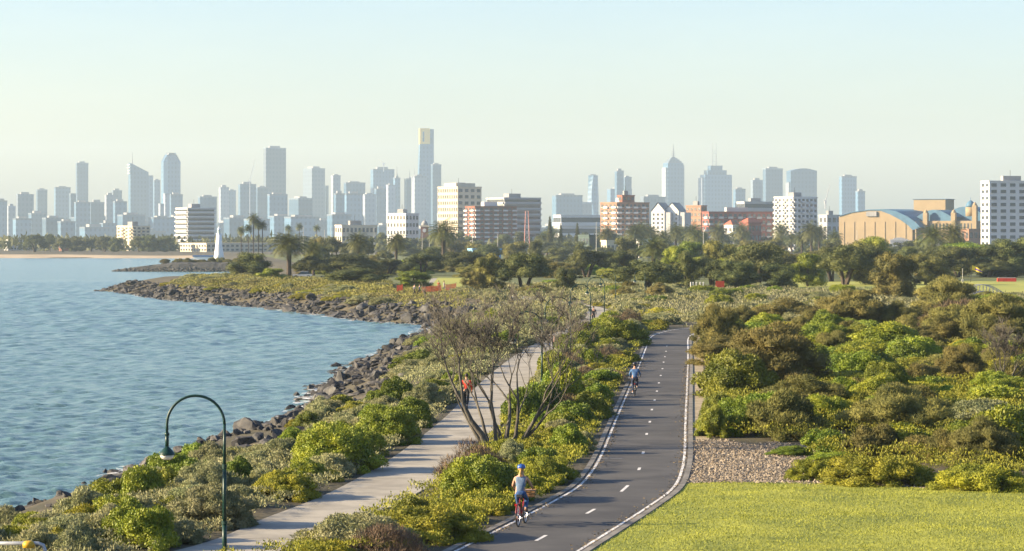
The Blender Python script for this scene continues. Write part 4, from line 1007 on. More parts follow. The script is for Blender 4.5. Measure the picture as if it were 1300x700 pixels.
pedestrian(564, 370, 'person in pale grey standing at the barrier end', -1, R(90), cloth('palegrey', (0.35,0.38,0.40)), c_gry, m_hair_d, 1.5, dz=0)

# ------------------------------------------------------------------ small park items
m_or = mat('orange_mesh', (0.62,0.12,0.05), 0.7, var=0.2, vscale=3)
def barrier(pxs, label, h=1.2):
    P = [W(a, b) for a, b in pxs]; t = thing('orange_barrier', label, 'barrier', P[0]); o = P[0]
    for i in range(len(P)-1):
        A, B = P[i]-o, P[i+1]-o; mb = MB(); n = 14
        for r_ in range(7):
            z = .12 + (h-.12)*r_/6; pts = [A.lerp(B, k/n)+Vector((0,0,z-.05*math.sin(math.pi*k/n))) for k in range(n+1)]; mb.tube(pts, .045, 4)
        for k in range(0, n+1): p = A.lerp(B, k/n); mb.tube([p+Vector((0,0,.1)), p+Vector((0,0,h-.04))], .05, 4)
        mb.obj('mesh_panel', m_or, t)
    for p in P:
        q = p-o; mb = MB(); mb.tube([q+Vector((0,0,-.1)), q+Vector((0,0,h+.15))], .03, 6); mb.obj('stake', m_barkd, t)
barrier([(536,374),(548,373),(560,372)], 'orange mesh safety barrier beside the clearing'); barrier([(566,371),(579,369)], 'shorter orange mesh barrier right of the people')
barrier([(504,372),(511,371)], 'small scrap of orange mesh barrier at left')
# red sign among the trees
w = W(914, 372); t = thing('red_sign', 'small red panel sign under the park trees', 'sign', (w.x, w.y, LAND))
mb = MB(); mb.box(-.7,.7,-.03,.03,.9,1.9); mb.obj('panel', mat('sign_red', (0.42,0.05,0.02), 0.6), t); mb = MB(); mb.tube([(-.6,.05,-.1),(-.6,.05,2.0)], .04, 6); mb.obj('post', m_barkd, t); mb = MB(); mb.tube([(.6,.05,-.1),(.6,.05,2.0)], .04, 6); mb.obj('post', m_barkd, t)
# pale bollards
m_pale = mat('pale_timber', (0.42,0.41,0.37), 0.8, var=0.1, vscale=3)
for i, px in enumerate((877,880,884,889,893)):
    w = W(px, 371); mb = MB(); mb.tube([(0,0,-.1),(0,0,1.55),(0,0,1.65)], [.12,.11,.04], 8); o = mb.obj('bollard', m_pale, None, True, (w.x, w.y, LAND)); tag(o, 'pale post in the short row under the park trees', 'post', 'pale posts under the park trees')
# flag
w = W(1232, 359); t = thing('flag', 'yellow and purple flag on a dark leaning pole', 'flag', (w.x, w.y, LAND))
mb = MB(); mb.tube([(0,0,-.2),(.35,0,3.6)], [.035,.025], 8); mb.obj('pole', m_black, t)
def cloth_strip(z0, z1, x1):
    mb = MB(); n = 10; vs = []
    for k in range(n+1):
        u = k/n; x = .33+x1*u; y = .12*math.sin(u*7); dz = -.85*u
        vs += [(x,y,z0+dz+.15*u),(x,y,z1+dz-.25*u)]
    mb.add(vs, [(2*k,2*k+2,2*k+3,2*k+1) for k in range(n)]); return mb
fl = cloth_strip(2.5,3.5,2.0).obj('cloth', mat('flag_yellow', (0.75,0.55,0.05), 0.8), t)
mb = MB(); vs = []
for k in range(7):
    u = .3+.7*k/6; vs += [(.33+2.0*u, .12*math.sin(u*7)-.02, 2.75-.85*u+.1*u), (.33+2.0*u, .12*math.sin(u*7)-.02, 3.15-.85*u-.05*u)]
mb.add(vs, [(2*k,2*k+2,2*k+3,2*k+1) for k in range(6)]); mb.obj('purple_band', mat('flag_purple', (0.14,0.06,0.30), 0.8), fl)
w = W(1222, 360); t = thing('white_mast', 'thin white mast with a small crossbar on the field edge', 'mast', (w.x, w.y, LAND)); mb = MB(); mb.tube([(0,0,-.1),(0,0,2.9)], .045, 6); mb.obj('pole', m_pale, t); mb = MB(); mb.tube([(-.35,0,.55),(.35,0,.55)], .06, 6); mb.box(-.2,.2,-.1,.1,.3,.8); mb.obj('crossbar', m_pale, t)
# red and white low hoarding on the field
w = W(1278, 358); t = thing('red_hoarding', 'low red hoarding on the far edge of the field', 'hoarding', (w.x, w.y, LAND))
mb = MB(); mb.box(-1.9,1.9,-.3,.3,-.05,.75); mb.obj('panel', mat('hoarding_red', (0.5,0.05,0.03), 0.7, var=.2, vscale=2), t)
mb = MB(); mb.box(-1.75,1.75,-.2,.2,.75,.87); mb.obj('top_rail', m_pale, t)
# arched footbridge with railing
w = W(1246, 381); t = thing('arched_footbridge', 'pale arched footbridge railing below the playing field', 'bridge', (w.x, w.y, LAND), R(8))
rise = lambda u: 1.15*math.sin(math.pi*u)
for s in (-.8,.8):
    mb = MB(); mb.tube([(-2.9+5.8*k/12, s, .05+rise(k/12)) for k in range(13)], .09, 6); mb.obj('beam', m_pale, t)
    mb = MB(); mb.tube([(-2.9+5.8*k/12, s, 1.05+rise(k/12)) for k in range(13)], .06, 6); mb.obj('handrail', m_pale, t)
    for k in range(0, 13): mb = MB(); mb.tube([(-2.9+5.8*k/12, s, .05+rise(k/12)), (-2.9+5.8*k/12, s, 1.05+rise(k/12))], .045, 5); mb.obj('baluster', m_pale, t)
for k in range(24):
    u = (k+.5)/24; mb = MB(); mb.box(-.10,.10,-.8,.8,-.03,.03); o = mb.obj('plank', m_barkd, t); o.location = (-2.9+5.8*u, 0, .1+rise(u)); o.rotation_euler.y = -math.atan(1.15*math.pi*math.cos(math.pi*u)/5.8)
# grey rail with yellow collar, bottom left
t = thing('pipe_rail', 'grey pipe rail with a yellow collar at the bottom left corner', 'railing', (gx(18, 71.5), 71.5, LAND)); m_gp = mat('galvanised', (0.32,0.34,0.36), 0.5, metal=.3, var=.1, vscale=5)
zt = gz(690, 71.5)-LAND
mb = MB(); mb.tube([(-1.2,0,zt),(.62,0,zt),(.75,0,zt-.05),(.80,0,zt-.18),(.80,0,-.1)], .05, 10); mb.obj('rail', m_gp, t, True)
mb = MB(); mb.tube([(-.6,0,-.1),(-.6,0,zt)], .05, 10); mb.obj('post', m_gp, t)
mb = MB(); mb.lathe([(.09,-.10),(.15,-.09),(.17,0),(.15,.05),(.10,.08),(.03,.09)], (.38,0,zt-.02), 14); mb.obj('yellow_collar', mat('yellow_plastic', (0.5,0.30,0.02), 0.5), t, True)
# parked cars glimpsed below the trees on the point
def car(px, py, label, col, rz=R(90)):
    w = W(px, py); t = thing('parked_car', label, 'car', (w.x, w.y, LAND), rz); mc = mat('car_'+label.split()[0], col, .3, spec=.6)
    b = MB(); b.frustum([(-.85,-2.1,.3),(.85,-2.1,.3),(.85,2.1,.3),(-.85,2.1,.3)], [(-.88,-2.1,.85),(.88,-2.1,.85),(.88,2.1,.72),(-.88,2.1,.72)]); b.obj('body', mc, t)
    b = MB(); b.frustum([(-.8,-1.7,.83),(.8,-1.7,.83),(.8,1.05,.76),(-.8,1.05,.76)], [(-.65,-1.3,1.42),(.65,-1.3,1.42),(.65,.25,1.42),(-.65,.25,1.42)]); b.obj('windows', mat('car_glass', (0.02,0.03,0.035), .1, spec=.6), t)
    b = MB(); b.box(-.66,.66,-1.3,.25,1.42,1.46); b.obj('roof', mc, t)
    for sx in (-.82,.82):
        for sy in (-1.35,1.35): b = MB(); b.tube([(sx-.1,sy,.32),(sx+.1,sy,.32)], .32, 14); wh = b.obj('wheel', m_tyre, t); b = MB(); b.tube([(sx-.11,sy,.32),(sx+.11,sy,.32)], .19, 10); b.obj('rim', m_steel, wh)
car(384, 353, 'white car parked behind the point', (0.6,0.6,0.6)); car(420, 355, 'dark car parked behind the point', (0.03,0.035,0.05))
# ------------------------------------------------------------------ lighthouse and breakwater
m_wpaint = mat('white_paint', (0.78,0.77,0.74), 0.6, var=0.04, vscale=.5); m_bpaint = mat('blue_paint', (0.05,0.14,0.32), 0.5)
LY = 1032.0; lz = 3.0
t = thing('lighthouse', 'slender white lighthouse with blue base on the breakwater', 'lighthouse', (gx(278, LY), LY, lz))
pp = F/LY
b = MB(); b.lathe([(2.5,-.5),(2.5,.9)], (0,0,0), 16); b.obj('base', m_bpaint, t)
b = MB(); b.lathe([(2.1,.9),(1.75,3.0),(1.25,6.5),(.95,10.6)], (0,0,0), 20); b.obj('tower', m_wpaint, t, True)
b = MB(); b.lathe([(1.05,10.6),(1.1,10.8),(1.05,10.95)], (0,0,0), 16); b.obj('gallery', m_wpaint, t)
b = MB(); b.lathe([(.55,10.95),(.55,12.3)], (0,0,0), 12); b.obj('lantern', mat('lantern_glass', (0.35,0.42,0.42), .2), t)
b = MB(); b.lathe([(.7,12.3),(.55,12.7),(.1,13.2),(.04,13.9)], (0,0,0), 12); b.obj('lantern_roof', m_wpaint, t)
m_bw = mat('breakwater_stone', (0.075,0.072,0.065), .9, col2=(0.035,0.035,0.033), vscale=.4, bump=.2, bscale=.8)
bx0, bx1, BY = gx(143, 1003), gx(305, 1003), 1003.0
t = thing('breakwater', 'dark rock breakwater running left from the lighthouse', 'breakwater', (bx0, BY, 0))
L = bx1-bx0; V = []; Fq = []; o_ = 0; br = random.Random(4)
prof = MB(); n = 30
for k in range(n): pass
rows = []
for k in range(n+1):
    u = k/n; x = L*u; h = 0.3 + 2.9*min(1, u*2.2)**1.1 + .3*br.random(); wd = 3+8*min(1,u*2); rows.append([(x,-wd*.5,-.8),(x,-wd*.2,h*.8),(x,0,h),(x,wd*.9,h),(x,wd*1.3,-.8)])
prof.add([p for r_ in rows for p in r_], [(k*5+j,(k+1)*5+j,(k+1)*5+j+1,k*5+j+1) for k in range(n) for j in range(4)]); prof.obj('core_mound', m_bw, t)
for k in range(900):
    u = br.random()**.8; s = br.uniform(.4,1.0); v, f = SMALL[br.randrange(6)]; wd = 3+8*min(1,u*2); q = br.random(); h = .3+2.9*min(1,u*2.2)**1.1
    M = np.array(Matrix.Rotation(br.random()*6.28,3,'Z') @ Matrix.Rotation(br.uniform(-.6,.6),3,'X'))
    V.append((v*s) @ M.T + np.array([L*u, -wd*.5*(1-q), h*q*.95])); Fq.append(f+o_); o_ += len(v)
tag(link('armour_rocks', mesh_np('armour_rocks', np.vstack(V), np.vstack(Fq), m_bw), t), kind='stuff')
for k in range(9):
    x = bx0 + L*(.42+.55*k/8)+br.uniform(-1,1); o = thing('coastal_shrub', 'dark shrub on top of the breakwater', 'shrub', (x, BY+3+br.uniform(0,3), 2.7), br.random()*6, 'shrubs on the breakwater', (br.uniform(2,3.5),)*2+(br.uniform(1.2,2.4),)); link('foliage', BUSH['tea'][k % NV], o)
# little boats / marina shed by the lighthouse
t = thing('marina_shed', 'low blue and white shed at the foot of the lighthouse', 'shed', (gx(262,1060), 1060, 2.6)); b = MB(); b.box(-5,5,0,5,-.5,2.4); b.obj('wall', m_wpaint, t); b = MB(); b.box(-5.3,5.3,-.3,5.3,2.4,2.9); b.obj('roof', m_bpaint, t)

# ------------------------------------------------------------------ seaside apartment blocks with built windows
m_glass = mat('window_glass', (0.045,0.055,0.065), 0.15, spec=.6, rand=.3); m_roofg = mat('roof_grey', (0.22,0.22,0.22), .8, var=.15, vscale=.2)
def wallm(name, c, v=.06): return mat('wall_'+name, c, .85, var=v, vscale=.15, bump=.01, bscale=2)
UNIT = {}
def ubox(w, d, h, m, name):
    k = (round(w,2), round(d,2), round(h,2), m.name, name)
    if k not in UNIT: b = MB(); b.box(-w/2,w/2,-d/2,d/2,-h/2,h/2); UNIT[k] = b.mesh(name, m)
    return UNIT[k]
def block(name, label, x0, xs_, x1, ytop, Y, wall, rows, cl, cr, yaw=R(38), style='punch', zb=LAND, wallr=None, trim=None, plant=True, cat='building'):
    px = F/Y; yaw = max(yaw, .02); wl_ = (xs_-x0)/px/math.sin(yaw); wr_ = (x1-xs_)/px/math.cos(yaw); H = gz(ytop, Y)-zb
    t = thing(name, label, cat, (gx(xs_, Y), Y, zb), yaw); wl_ = max(wl_, 4)
    b = MB(); b.box(0,wr_,0,wl_,-1,H); b.obj('wall', wall, t)
    tr = trim or m_roofg
    b = MB(); b.box(-.25,wr_+.25,-.25,wl_+.25,H,H+.7); b.obj('roof_parapet', wall, t)
    if plant:
        b = MB(); b.box(wr_*.3,wr_*.62,wl_*.35,wl_*.65,H+.7,H+3.6); b.obj('rooftop_plant', tr, t)
        b = MB(); b.tube([(wr_*.45,wl_*.5,H+3.6),(wr_*.45,wl_*.5,H+7)], .12, 5); b.obj('aerial', m_black, t)
    fh = H/rows
    for r_ in range(rows):
        z = fh*(r_+.52)
        if style == 'band':
            for face, ln in (('f', wr_), ('l', wl_)):
                if ln < 3: continue
                me = ubox(ln*.96, .16, fh*.42, m_glass, 'window_band'); 
                link('window_band', me, t, (ln/2, -.02, z+.1*fh) if face == 'f' else (-.02, ln/2, z+.1*fh), (0,0,0 if face == 'f' else R(-90)))
                me = ubox(ln*1.0, 1.1, fh*.30, wall, 'balcony'); link('balcony', me, t, (ln/2, -.55, z-.30*fh) if face == 'f' else (-.55, ln/2, z-.30*fh), (0,0,0 if face == 'f' else R(-90)))
        else:
            for face, ln, n in (('f', wr_, cr), ('l', wl_, cl)):
                for c in range(n):
                    u = ln*(c+.5)/n; ww = ln/n*.58
                    me = ubox(ww, .2, fh*.5, m_glass, 'window'); wo = link('window', me, t, (u, -.02, z) if face == 'f' else (-.02, u, z), (0,0,0 if face == 'f' else R(-90)))
                    if style == 'balc' and c % 2 == 0:
                        link('balcony', ubox(ww*1.7, 1.2, fh*.34, trim or wall, 'balcony'), t, (u, -.6, z-.32*fh) if face == 'f' else (-.6, u, z-.32*fh), (0,0,0 if face == 'f' else R(-90)))
                    else:
                        link('sill', ubox(ww*1.15, .36, .18, trim or wall, 'sill'), wo, (0, -.08, -.28*fh))
    return t, wl_, wr_, H
WC = wallm('cream', (0.52,0.46,0.35)); WW = wallm('white', (0.60,0.59,0.56)); WB = wallm('brick', (0.20,0.085,0.055), .15); WR = wallm('redbrick', (0.24,0.075,0.055), .15); WO = wallm('orangebrick', (0.27,0.15,0.095), .12); WT = wallm('tan', (0.27,0.205,0.12)); WG = wallm('grey', (0.40,0.40,0.39)); WD = wallm('darkgreen', (0.05,0.075,0.07)); WBE = wallm('beige', (0.60,0.52,0.38))
tt, a_, b_, h_ = block('cream_tower', 'cream apartment tower with rows of small windows left of the brick block', 555, 581, 611, 238, 2000, WC, 10, 9, 4, R(42))
b = MB(); b.box(b_*.1,b_*.9,a_*.2,a_*.8,h_+.7,h_+3.2); b.obj('penthouse', WC, tt)
block('brick_block', 'brown brick apartment block with white balconies beside the cream tower', 590, 603, 656, 263, 1900, WB, 10, 3, 9, R(25), 'balc', trim=WW)
block('glass_apartments', 'glassy grey apartment block with curved corner and balconies', 617, 640, 687, 252, 1960, WG, 9, 5, 9, R(30), 'band')
block('white_slab', 'pale banded apartment slab in front of the octagonal tower', 220, 238, 270, 265, 2050, WW, 9, 5, 6, R(35), 'band')
block('grey_flats', 'squat beige flats above the far beach trees', 145, 168, 188, 288, 1950, WBE, 7, 4, 4, R(45), 'balc')
block('white_low_block', 'low white office block behind the date palms', 490, 515, 531, 272, 1950, WW, 5, 6, 4, R(45), 'punch')
block('tan_low_block', 'long tan low block left of the white low block', 424, 434, 478, 287, 1850, WBE, 3, 3, 9, R(25), 'punch')
block('brick_flats', 'orange and brown brick flats left of the white gables', 763, 783, 826, 258, 1850, WO, 9, 4, 8, R(38), 'balc', wallr=WB, trim=WW)
block('brick_tower', 'dark brick stair tower rising over the flats', 784, 790, 806, 249, 1858, WB, 10, 1, 3, R(30), 'punch')
block('brick_wing', 'orange brick wing right of the white gabled flats', 872, 890, 898, 262, 1900, WO, 8, 4, 2, R(45), 'punch')
block('long_brick_block', 'long red brick block with grey roof in the centre right', 893, 900, 987, 270, 1880, WR, 6, 2, 14, R(15), 'balc', trim=WG)
block('white_tower', 'white apartment tower with balconies right of the red brick block', 985, 1007, 1041, 251, 1850, WW, 10, 5, 6, R(42), 'balc')
block('grey_block', 'grey block behind the long red brick block', 937, 945, 985, 257, 2300, WG, 5, 2, 8, R(20), 'band')
block('right_white_tower', 'large white apartment tower cut by the right edge', 1250, 1256, 1330, 231, 1600, WW, 11, 2, 6, R(12), 'punch')
block('beach_terrace', 'long cream beachfront terrace behind the lighthouse', 220, 262, 376, 310, 1790, WC, 2, 10, 20, R(30), 'punch', plant=False)
block('dark_pavilion', 'dark green flat-roofed pavilion at centre right', 735, 748, 782, 300, 1300, WD, 2, 3, 6, R(25), 'punch', plant=False)
block('white_shed', 'plain white shed right of the dark pavilion', 801, 812, 828, 305, 1250, WW, 1, 1, 2, R(35), 'punch', plant=False)
block('beige_kiosk', 'beige kiosk beside the dark pavilion', 764, 770, 786, 307, 1220, WBE, 1, 2, 3, R(35), 'punch', plant=False)
block('blue_shed', 'low shed with a bright blue wall behind the dark tree', 594, 600, 636, 318, 1050, wallm('skyblue', (0.16,0.33,0.50)), 1, 1, 3, R(20), 'punch', plant=False)
block('red_roof_house', 'small white house with red roof before the brick block', 920, 930, 938, 287, 1700, WW, 3, 2, 2, R(40), 'balc', plant=False)
block('red_house', 'red brick house before the long brick block', 940, 950, 968, 284, 1720, WR, 3, 2, 4, R(35), 'punch', plant=False)
block('low_white_hall', 'long low white hall behind the conical pines', 703, 712, 764, 274, 2300, WW, 3, 2, 8, R(20), 'band', plant=False)
block('grey_shop', 'low grey shop behind the palms right of the white tower', 1041, 1050, 1070, 274, 2000, WG, 4, 2, 3, R(35), 'punch')
block('pink_house', 'low pinkish house right of the tan hall', 1222, 1230, 1250, 292, 1750, WO, 2, 2, 3, R(35), 'punch', plant=False)
block('blue_office', 'flat blue-grey office left of the right white tower', 1222, 1226, 1252, 266, 2600, WG, 4, 2, 6, R(25), 'band', plant=False)
block('hotel_row', 'pale row of shops behind the far beach at left', 0, 10, 45, 304, 2000, WG, 3, 2, 10, R(20), 'punch', plant=False)
block('brown_clubhouse', 'low brown clubhouse behind the far beach', 72, 78, 98, 305, 1900, WB, 1, 1, 5, R(20), 'punch', plant=False)
def hip(px0, px1, ybase, yt, Y, label, m):
    t = thing('tiled_roof', label, 'roof', (gx(px0,Y), Y, gz(ybase,Y))); w_ = (px1-px0)/F*Y; h = (ybase-yt)/F*Y
    return t, w_, h
m_tile = mat('roof_tile_red', (0.30,0.085,0.05), .8, var=.15, vscale=1)
for nm, idx in (('red_roof_house',0),('red_house',0)):
    o = bpy.data.objects[nm]; me = [c for c in o.children if c.name.startswith('wall')][0].data; xs2 = [v.co.x for v in me.vertices]; ys2 = [v.co.y for v in me.vertices]; z2 = max(v.co.z for v in me.vertices)+.72
    b = MB(); X0,X1,Y0,Y1 = min(xs2)-.5,max(xs2)+.5,min(ys2)-.5,max(ys2)+.5; my=(Y0+Y1)/2; k=min((X1-X0),(Y1-Y0))*.4
    b.add([(X0,Y0,z2),(X1,Y0,z2),(X1,Y1,z2),(X0,Y1,z2),(X0+k,my,z2+3),(X1-k,my,z2+3)], [(0,1,5,4),(1,2,5),(2,3,4,5),(3,0,4),(3,2,1,0)]); b.obj('roof', m_tile, o)
# white gabled flats
Yg = 1830.0
for i, (x0, x1, lab) in enumerate([(827,843,'left half of the white gabled flats with pointed roof'),(844,861,'right half of the white gabled flats with pointed roof')]):
    yaw = R(-28); px = F/Yg; w_ = (x1-x0)/px/math.cos(yaw); H = gz(268,Yg)-LAND; t = thing('gabled_flats', lab, 'building', (gx(x0,Yg), Yg, LAND), yaw)
    b = MB(); p0 = [(0,0,-1),(w_,0,-1),(w_,0,H),(w_*.5,0,H+5.2),(0,0,H)]; p1 = [(x,12,z) for x,y,z in p0]
    b.add(p0+p1, [(0,1,2,3,4),(9,8,7,6,5),(0,5,6,1),(1,6,7,2),(4,9,5,0)]); b.obj('wall', WW, t)
    b = MB(); b.add([(-.4,-.4,H-.3),(w_*.5,-.4,H+5.6),(w_+.4,-.4,H-.3),(-.4,12.4,H-.3),(w_*.5,12.4,H+5.6),(w_+.4,12.4,H-.3)], [(0,1,4,3),(1,2,5,4)]); b.obj('roof', m_roofg, t)
    for r_ in range(9):
        for c in range(3): link('window', ubox(1.3,.2,1.5,m_glass,'window'), t, (w_*(c+.5)/3, -.02, 2+(H-3)*r_/8.5))
    s = MB(); s.box(w_+.01,w_+4,.6,11,-1,H-1); sw = s.obj('side_wing', WG, t)
# barrel-roof hall
m_blueroof = mat('roof_blue', (0.05,0.125,0.20), .6, var=.12, vscale=.3)
Yp = 1850.0; px = F/Yp; pt_ = thing('barrel_roof_hall', 'large tan hall with blue barrel roof and small domed towers', 'building', (gx(1065,Yp), Yp, LAND), R(-30))
def hx(p): return (p-1065)/px*1.155
def hz2(y): return gz(y, Yp)-LAND
b = MB(); top = [(hx(1065),hz2(275)),(hx(1080),hz2(270)),(hx(1100),hz2(267)),(hx(1118),hz2(266.5)),(hx(1132),hz2(269)),(hx(1146),hz2(276)),(hx(1156),hz2(284)),(hx(1161),hz2(290))]
inner = [(hx(1065),hz2(275.4)),(hx(1080),hz2(270.4)),(hx(1100),hz2(267.5)),(hx(1114),hz2(268)),(hx(1126),hz2(273)),(hx(1138),hz2(280)),(hx(1147),hz2(287)),(hx(1151),hz2(292))]
pr = [(hx(1065),-1),(hx(1151),-1)] + inner[::-1]
DP = 40
n = len(pr); b.add([(x,0,z) for x,z in pr]+[(x,DP,z) for x,z in pr], [tuple(range(n)), (0,n,n+1,1), (1,n+1,n+2,2), (n-1,2*n-1,n,0)]); b.obj('wall', WT, pt_)
b = MB(); q = [(x+.0,z+.25) for x,z in top]; m_ = len(q); b.add([(x,-.6,z) for x,z in q]+[(x+9,DP,z+.1) for x,z in q]+[(x,-.6,z) for x,z in inner], [(i,i+1,m_+i+1,m_+i) for i in range(m_-1)]+[(i+1,i,2*m_+i,2*m_+i+1) for i in range(m_-1)]); b.obj('barrel_roof', m_blueroof, pt_)
b = MB()
for k in range(8): u = hx(1071+12*k); b.box(u-.35,u+.35,-.35,0,-1,hz2(282))
b.obj('pilasters', WT, pt_)
b = MB(); b.box(hx(1098),hx(1110),-1.2,-.05,hz2(275),hz2(269)); b.obj('roof_vent', m_roofg, pt_)
b = MB(); b.box(hx(1151.4),hx(1222),6,DP,-1,hz2(281)); b.obj('wing_wall', WT, pt_)
for (p0,p1,y0,y1) in [(1150,1190,281,267),(1178,1216,276,263)]:
    b = MB(); n = 9; pts = [(hx(p0)+(hx(p1)-hx(p0))*k/n, hz2(y0)+(hz2(y1)-hz2(y0))*math.sin(math.pi*(.12+.76*k/n))) for k in range(n+1)]
    yy = 9 if p0 < 1170 else 22
    b.add([(x,yy,z) for x,z in pts]+[(x+4,yy+13,z) for x,z in pts]+[(pts[0][0],yy,hz2(281)),(pts[-1][0],yy,hz2(281))], [(k,k+1,n+2+k,n+1+k) for k in range(n)]+[tuple(range(n+1))+(2*n+3,2*n+2)]); b.obj('vault_roof', m_blueroof, pt_)
for p0, yt in ((1163,271),(1195,271),(1219,262)):
    b = MB(); b.box(hx(p0)-1.5,hx(p0)+1.5,4,7,-1,hz2(yt)); b.lathe([(1.6,0),(1.2,1.2),(.3,2.2)], (hx(p0),5.5,hz2(yt)), 10); b.obj('corner_tower', WT, pt_)
b = MB(); b.lathe([(3.2,0),(3.1,1.2),(2.4,2.8),(1.1,4.0),(.15,4.6),(.08,6.5)], (hx(1212),9,hz2(264)), 16); b.obj('dome', m_blueroof, pt_, True)
b = MB(); b.lathe([(3.3,-6),(3.3,0)], (hx(1212),9,hz2(264)), 16); b.obj('dome_drum', WT, pt_, True)
for k in range(14): link('window', ubox(1.1,.2,4.0,m_glass,'window'), pt_, (hx(1167+4*k), 5.97, hz2(288)))
b = MB(); b.box(hx(1133),hx(1170),30,46,hz2(270),hz2(253.5)); b.obj('stage_tower', WT, pt_); b = MB(); b.box(hx(1132),hx(1171),29.5,46.5,hz2(253.5),hz2(252.8)); b.obj('stage_roof', m_blueroof, pt_)
t = thing('white_hoarding', 'white hoarding of timber trestle in front of the tan hall', 'hoarding', (gx(1130,1780), 1780, LAND)); w_ = 75/F*1780
for k in range(20): b = MB(); b.box(w_*k/20+.05,w_*(k+1)/20-.05,-.15,.15,-.5,8.2+1.2*math.sin(k*.6)); b.obj('panel', WW, t)
b = MB(); b.box(0,w_,-.4,-.2,7,7.4); b.obj('rail', WG, t)
# lattice tower of the amusement park
t = thing('lattice_tower', 'slim red and white lattice tower before the glassy apartments', 'tower', (gx(669,1500), 1500, LAND)); Ht = gz(268,1500)-LAND
for k, (sx, sy) in enumerate(((-1.6,-1.6),(1.6,-1.6),(1.6,1.6),(-1.6,1.6))): b = MB(); b.tube([(sx,sy,-.5),(sx*.45,sy*.45,Ht)], .2, 5); b.obj('leg', mat('tower_pink', (0.45,0.20,0.17), .7), t)
for k in range(9):
    u = k/9; u2 = (k+1)/9; f1 = 1.6*(1-.55*u); f2 = 1.6*(1-.55*u2); b = MB(); b.tube([(-f1,-f1,Ht*u),(f2,-f2,Ht*u2)], .1, 4); b.tube([(f1,-f1,Ht*u),(-f2,-f2,Ht*u2)], .1, 4); b.tube([(-f2,-f2,Ht*u2),(f2,-f2,Ht*u2)], .1, 4); b.obj('brace', WW, t)
t = thing('clock_tower', 'small domed brick clock tower left of the cream tower', 'tower', (gx(539,1750), 1750, LAND)); Ht = gz(288,1750)-LAND
b = MB(); b.box(-2.4,2.4,-2.4,2.4,-1,Ht); b.obj('shaft', WB, t); b = MB(); b.box(-2.8,2.8,-2.8,2.8,Ht,Ht+.8); b.obj('cornice', WBE, t); b = MB(); b.lathe([(2.2,0),(2.0,1.4),(1.2,2.6),(.2,3.3),(.1,4.4)], (0,0,Ht+.8), 12); b.obj('dome', m_roofg, t, True)
b = MB(); b.tube([(0,-2.42,Ht-2.4),(0,-2.6,Ht-2.4)], 1.2, 16); b.obj('clock_face', WW, t)
for px_, ty in [(385,288),(420,286),(475,288),(536,296),(545,298),(600,285),(757,282),(848,286),(893,288),(1088,292),(412,292),(632,296)]:
    Ym = random.uniform(1050,1500); b = MB(); b.tube([(0,0,-.3),(0,0,gz(ty,Ym)-LAND)], [.16,.07], 6); o = b.obj('mast', m_pale, None, False, (gx(px_,Ym),Ym,LAND)); tag(o, 'thin pale pole rising over the foreshore trees', 'pole', 'thin poles over the foreshore trees')

# ------------------------------------------------------------------ distant city towers
def facade(name, c1, c2, rough=.35):
    m = bpy.data.materials.new('facade_'+name); m.use_nodes = True; n = m.node_tree.nodes; l = m.node_tree.links; bs = n['Principled BSDF']
    bs.inputs['Roughness'].default_value = rough; bs.inputs['Specular IOR Level'].default_value = .25; tc = n.new('ShaderNodeTexCoord'); sp = n.new('ShaderNodeSeparateXYZ'); l.new(tc.outputs['Object'], sp.inputs[0])
    ad = n.new('ShaderNodeMath'); ad.operation = 'ADD'; l.new(sp.outputs['X'], ad.inputs[0]); l.new(sp.outputs['Y'], ad.inputs[1])
    def stripe(sock, per, lo):
        a = n.new('ShaderNodeMath'); a.operation = 'MULTIPLY'; a.inputs[1].default_value = 2*math.pi/per; l.new(sock, a.inputs[0])
        s = n.new('ShaderNodeMath'); s.operation = 'SINE'; l.new(a.outputs[0], s.inputs[0])
        r_ = n.new('ShaderNodeMapRange'); r_.inputs['From Min'].default_value = lo; r_.inputs['From Max'].default_value = lo+.25; l.new(s.outputs[0], r_.inputs['Value']); return r_.outputs[0]
    v = stripe(ad.outputs[0], 9.0, .1); h = stripe(sp.outputs['Z'], 11.0, -.2)
    mx = n.new('ShaderNodeMath'); mx.operation = 'MULTIPLY'; l.new(v, mx.inputs[0]); l.new(h, mx.inputs[1])
    nz = n.new('ShaderNodeTexNoise'); nz.inputs['Scale'].default_value = .02; l.new(tc.outputs['Object'], nz.inputs['Vector'])
    m3 = n.new('ShaderNodeMath'); m3.operation = 'MULTIPLY'; l.new(mx.outputs[0], m3.inputs[0]); nz2 = n.new('ShaderNodeMath'); nz2.operation = 'ADD'; nz2.inputs[1].default_value = .12; l.new(nz.outputs['Fac'], nz2.inputs[0]); l.new(nz2.outputs[0], m3.inputs[1]); m3.use_clamp = True
    cm = n.new('ShaderNodeMix'); cm.data_type = 'RGBA'; cm.inputs['A'].default_value = (*c1,1); cm.inputs['B'].default_value = (*c2,1); l.new(m3.outputs[0], cm.inputs['Factor'])
    oi = n.new('ShaderNodeObjectInfo'); mr = n.new('ShaderNodeMapRange'); mr.inputs['To Min'].default_value = .75; mr.inputs['To Max'].default_value = 1.25; l.new(oi.outputs['Random'], mr.inputs['Value'])
    hs = n.new('ShaderNodeHueSaturation'); l.new(mr.outputs[0], hs.inputs['Value']); l.new(cm.outputs['Result'], hs.inputs['Color']); l.new(hs.outputs[0], bs.inputs['Base Color'])
    return m
FB = facade('blue', (0.065,0.135,0.215), (0.02,0.05,0.09)); FW = facade('pale', (0.23,0.26,0.30), (0.10,0.13,0.18), .6); FG = facade('grey', (0.11,0.145,0.185), (0.045,0.07,0.105), .5); FD = facade('dark', (0.04,0.085,0.14), (0.015,0.035,0.07), .3)
m_gold = mat('gold_glass', (0.75,0.47,0.10), .35, metal=.55)
crng = random.Random(12)
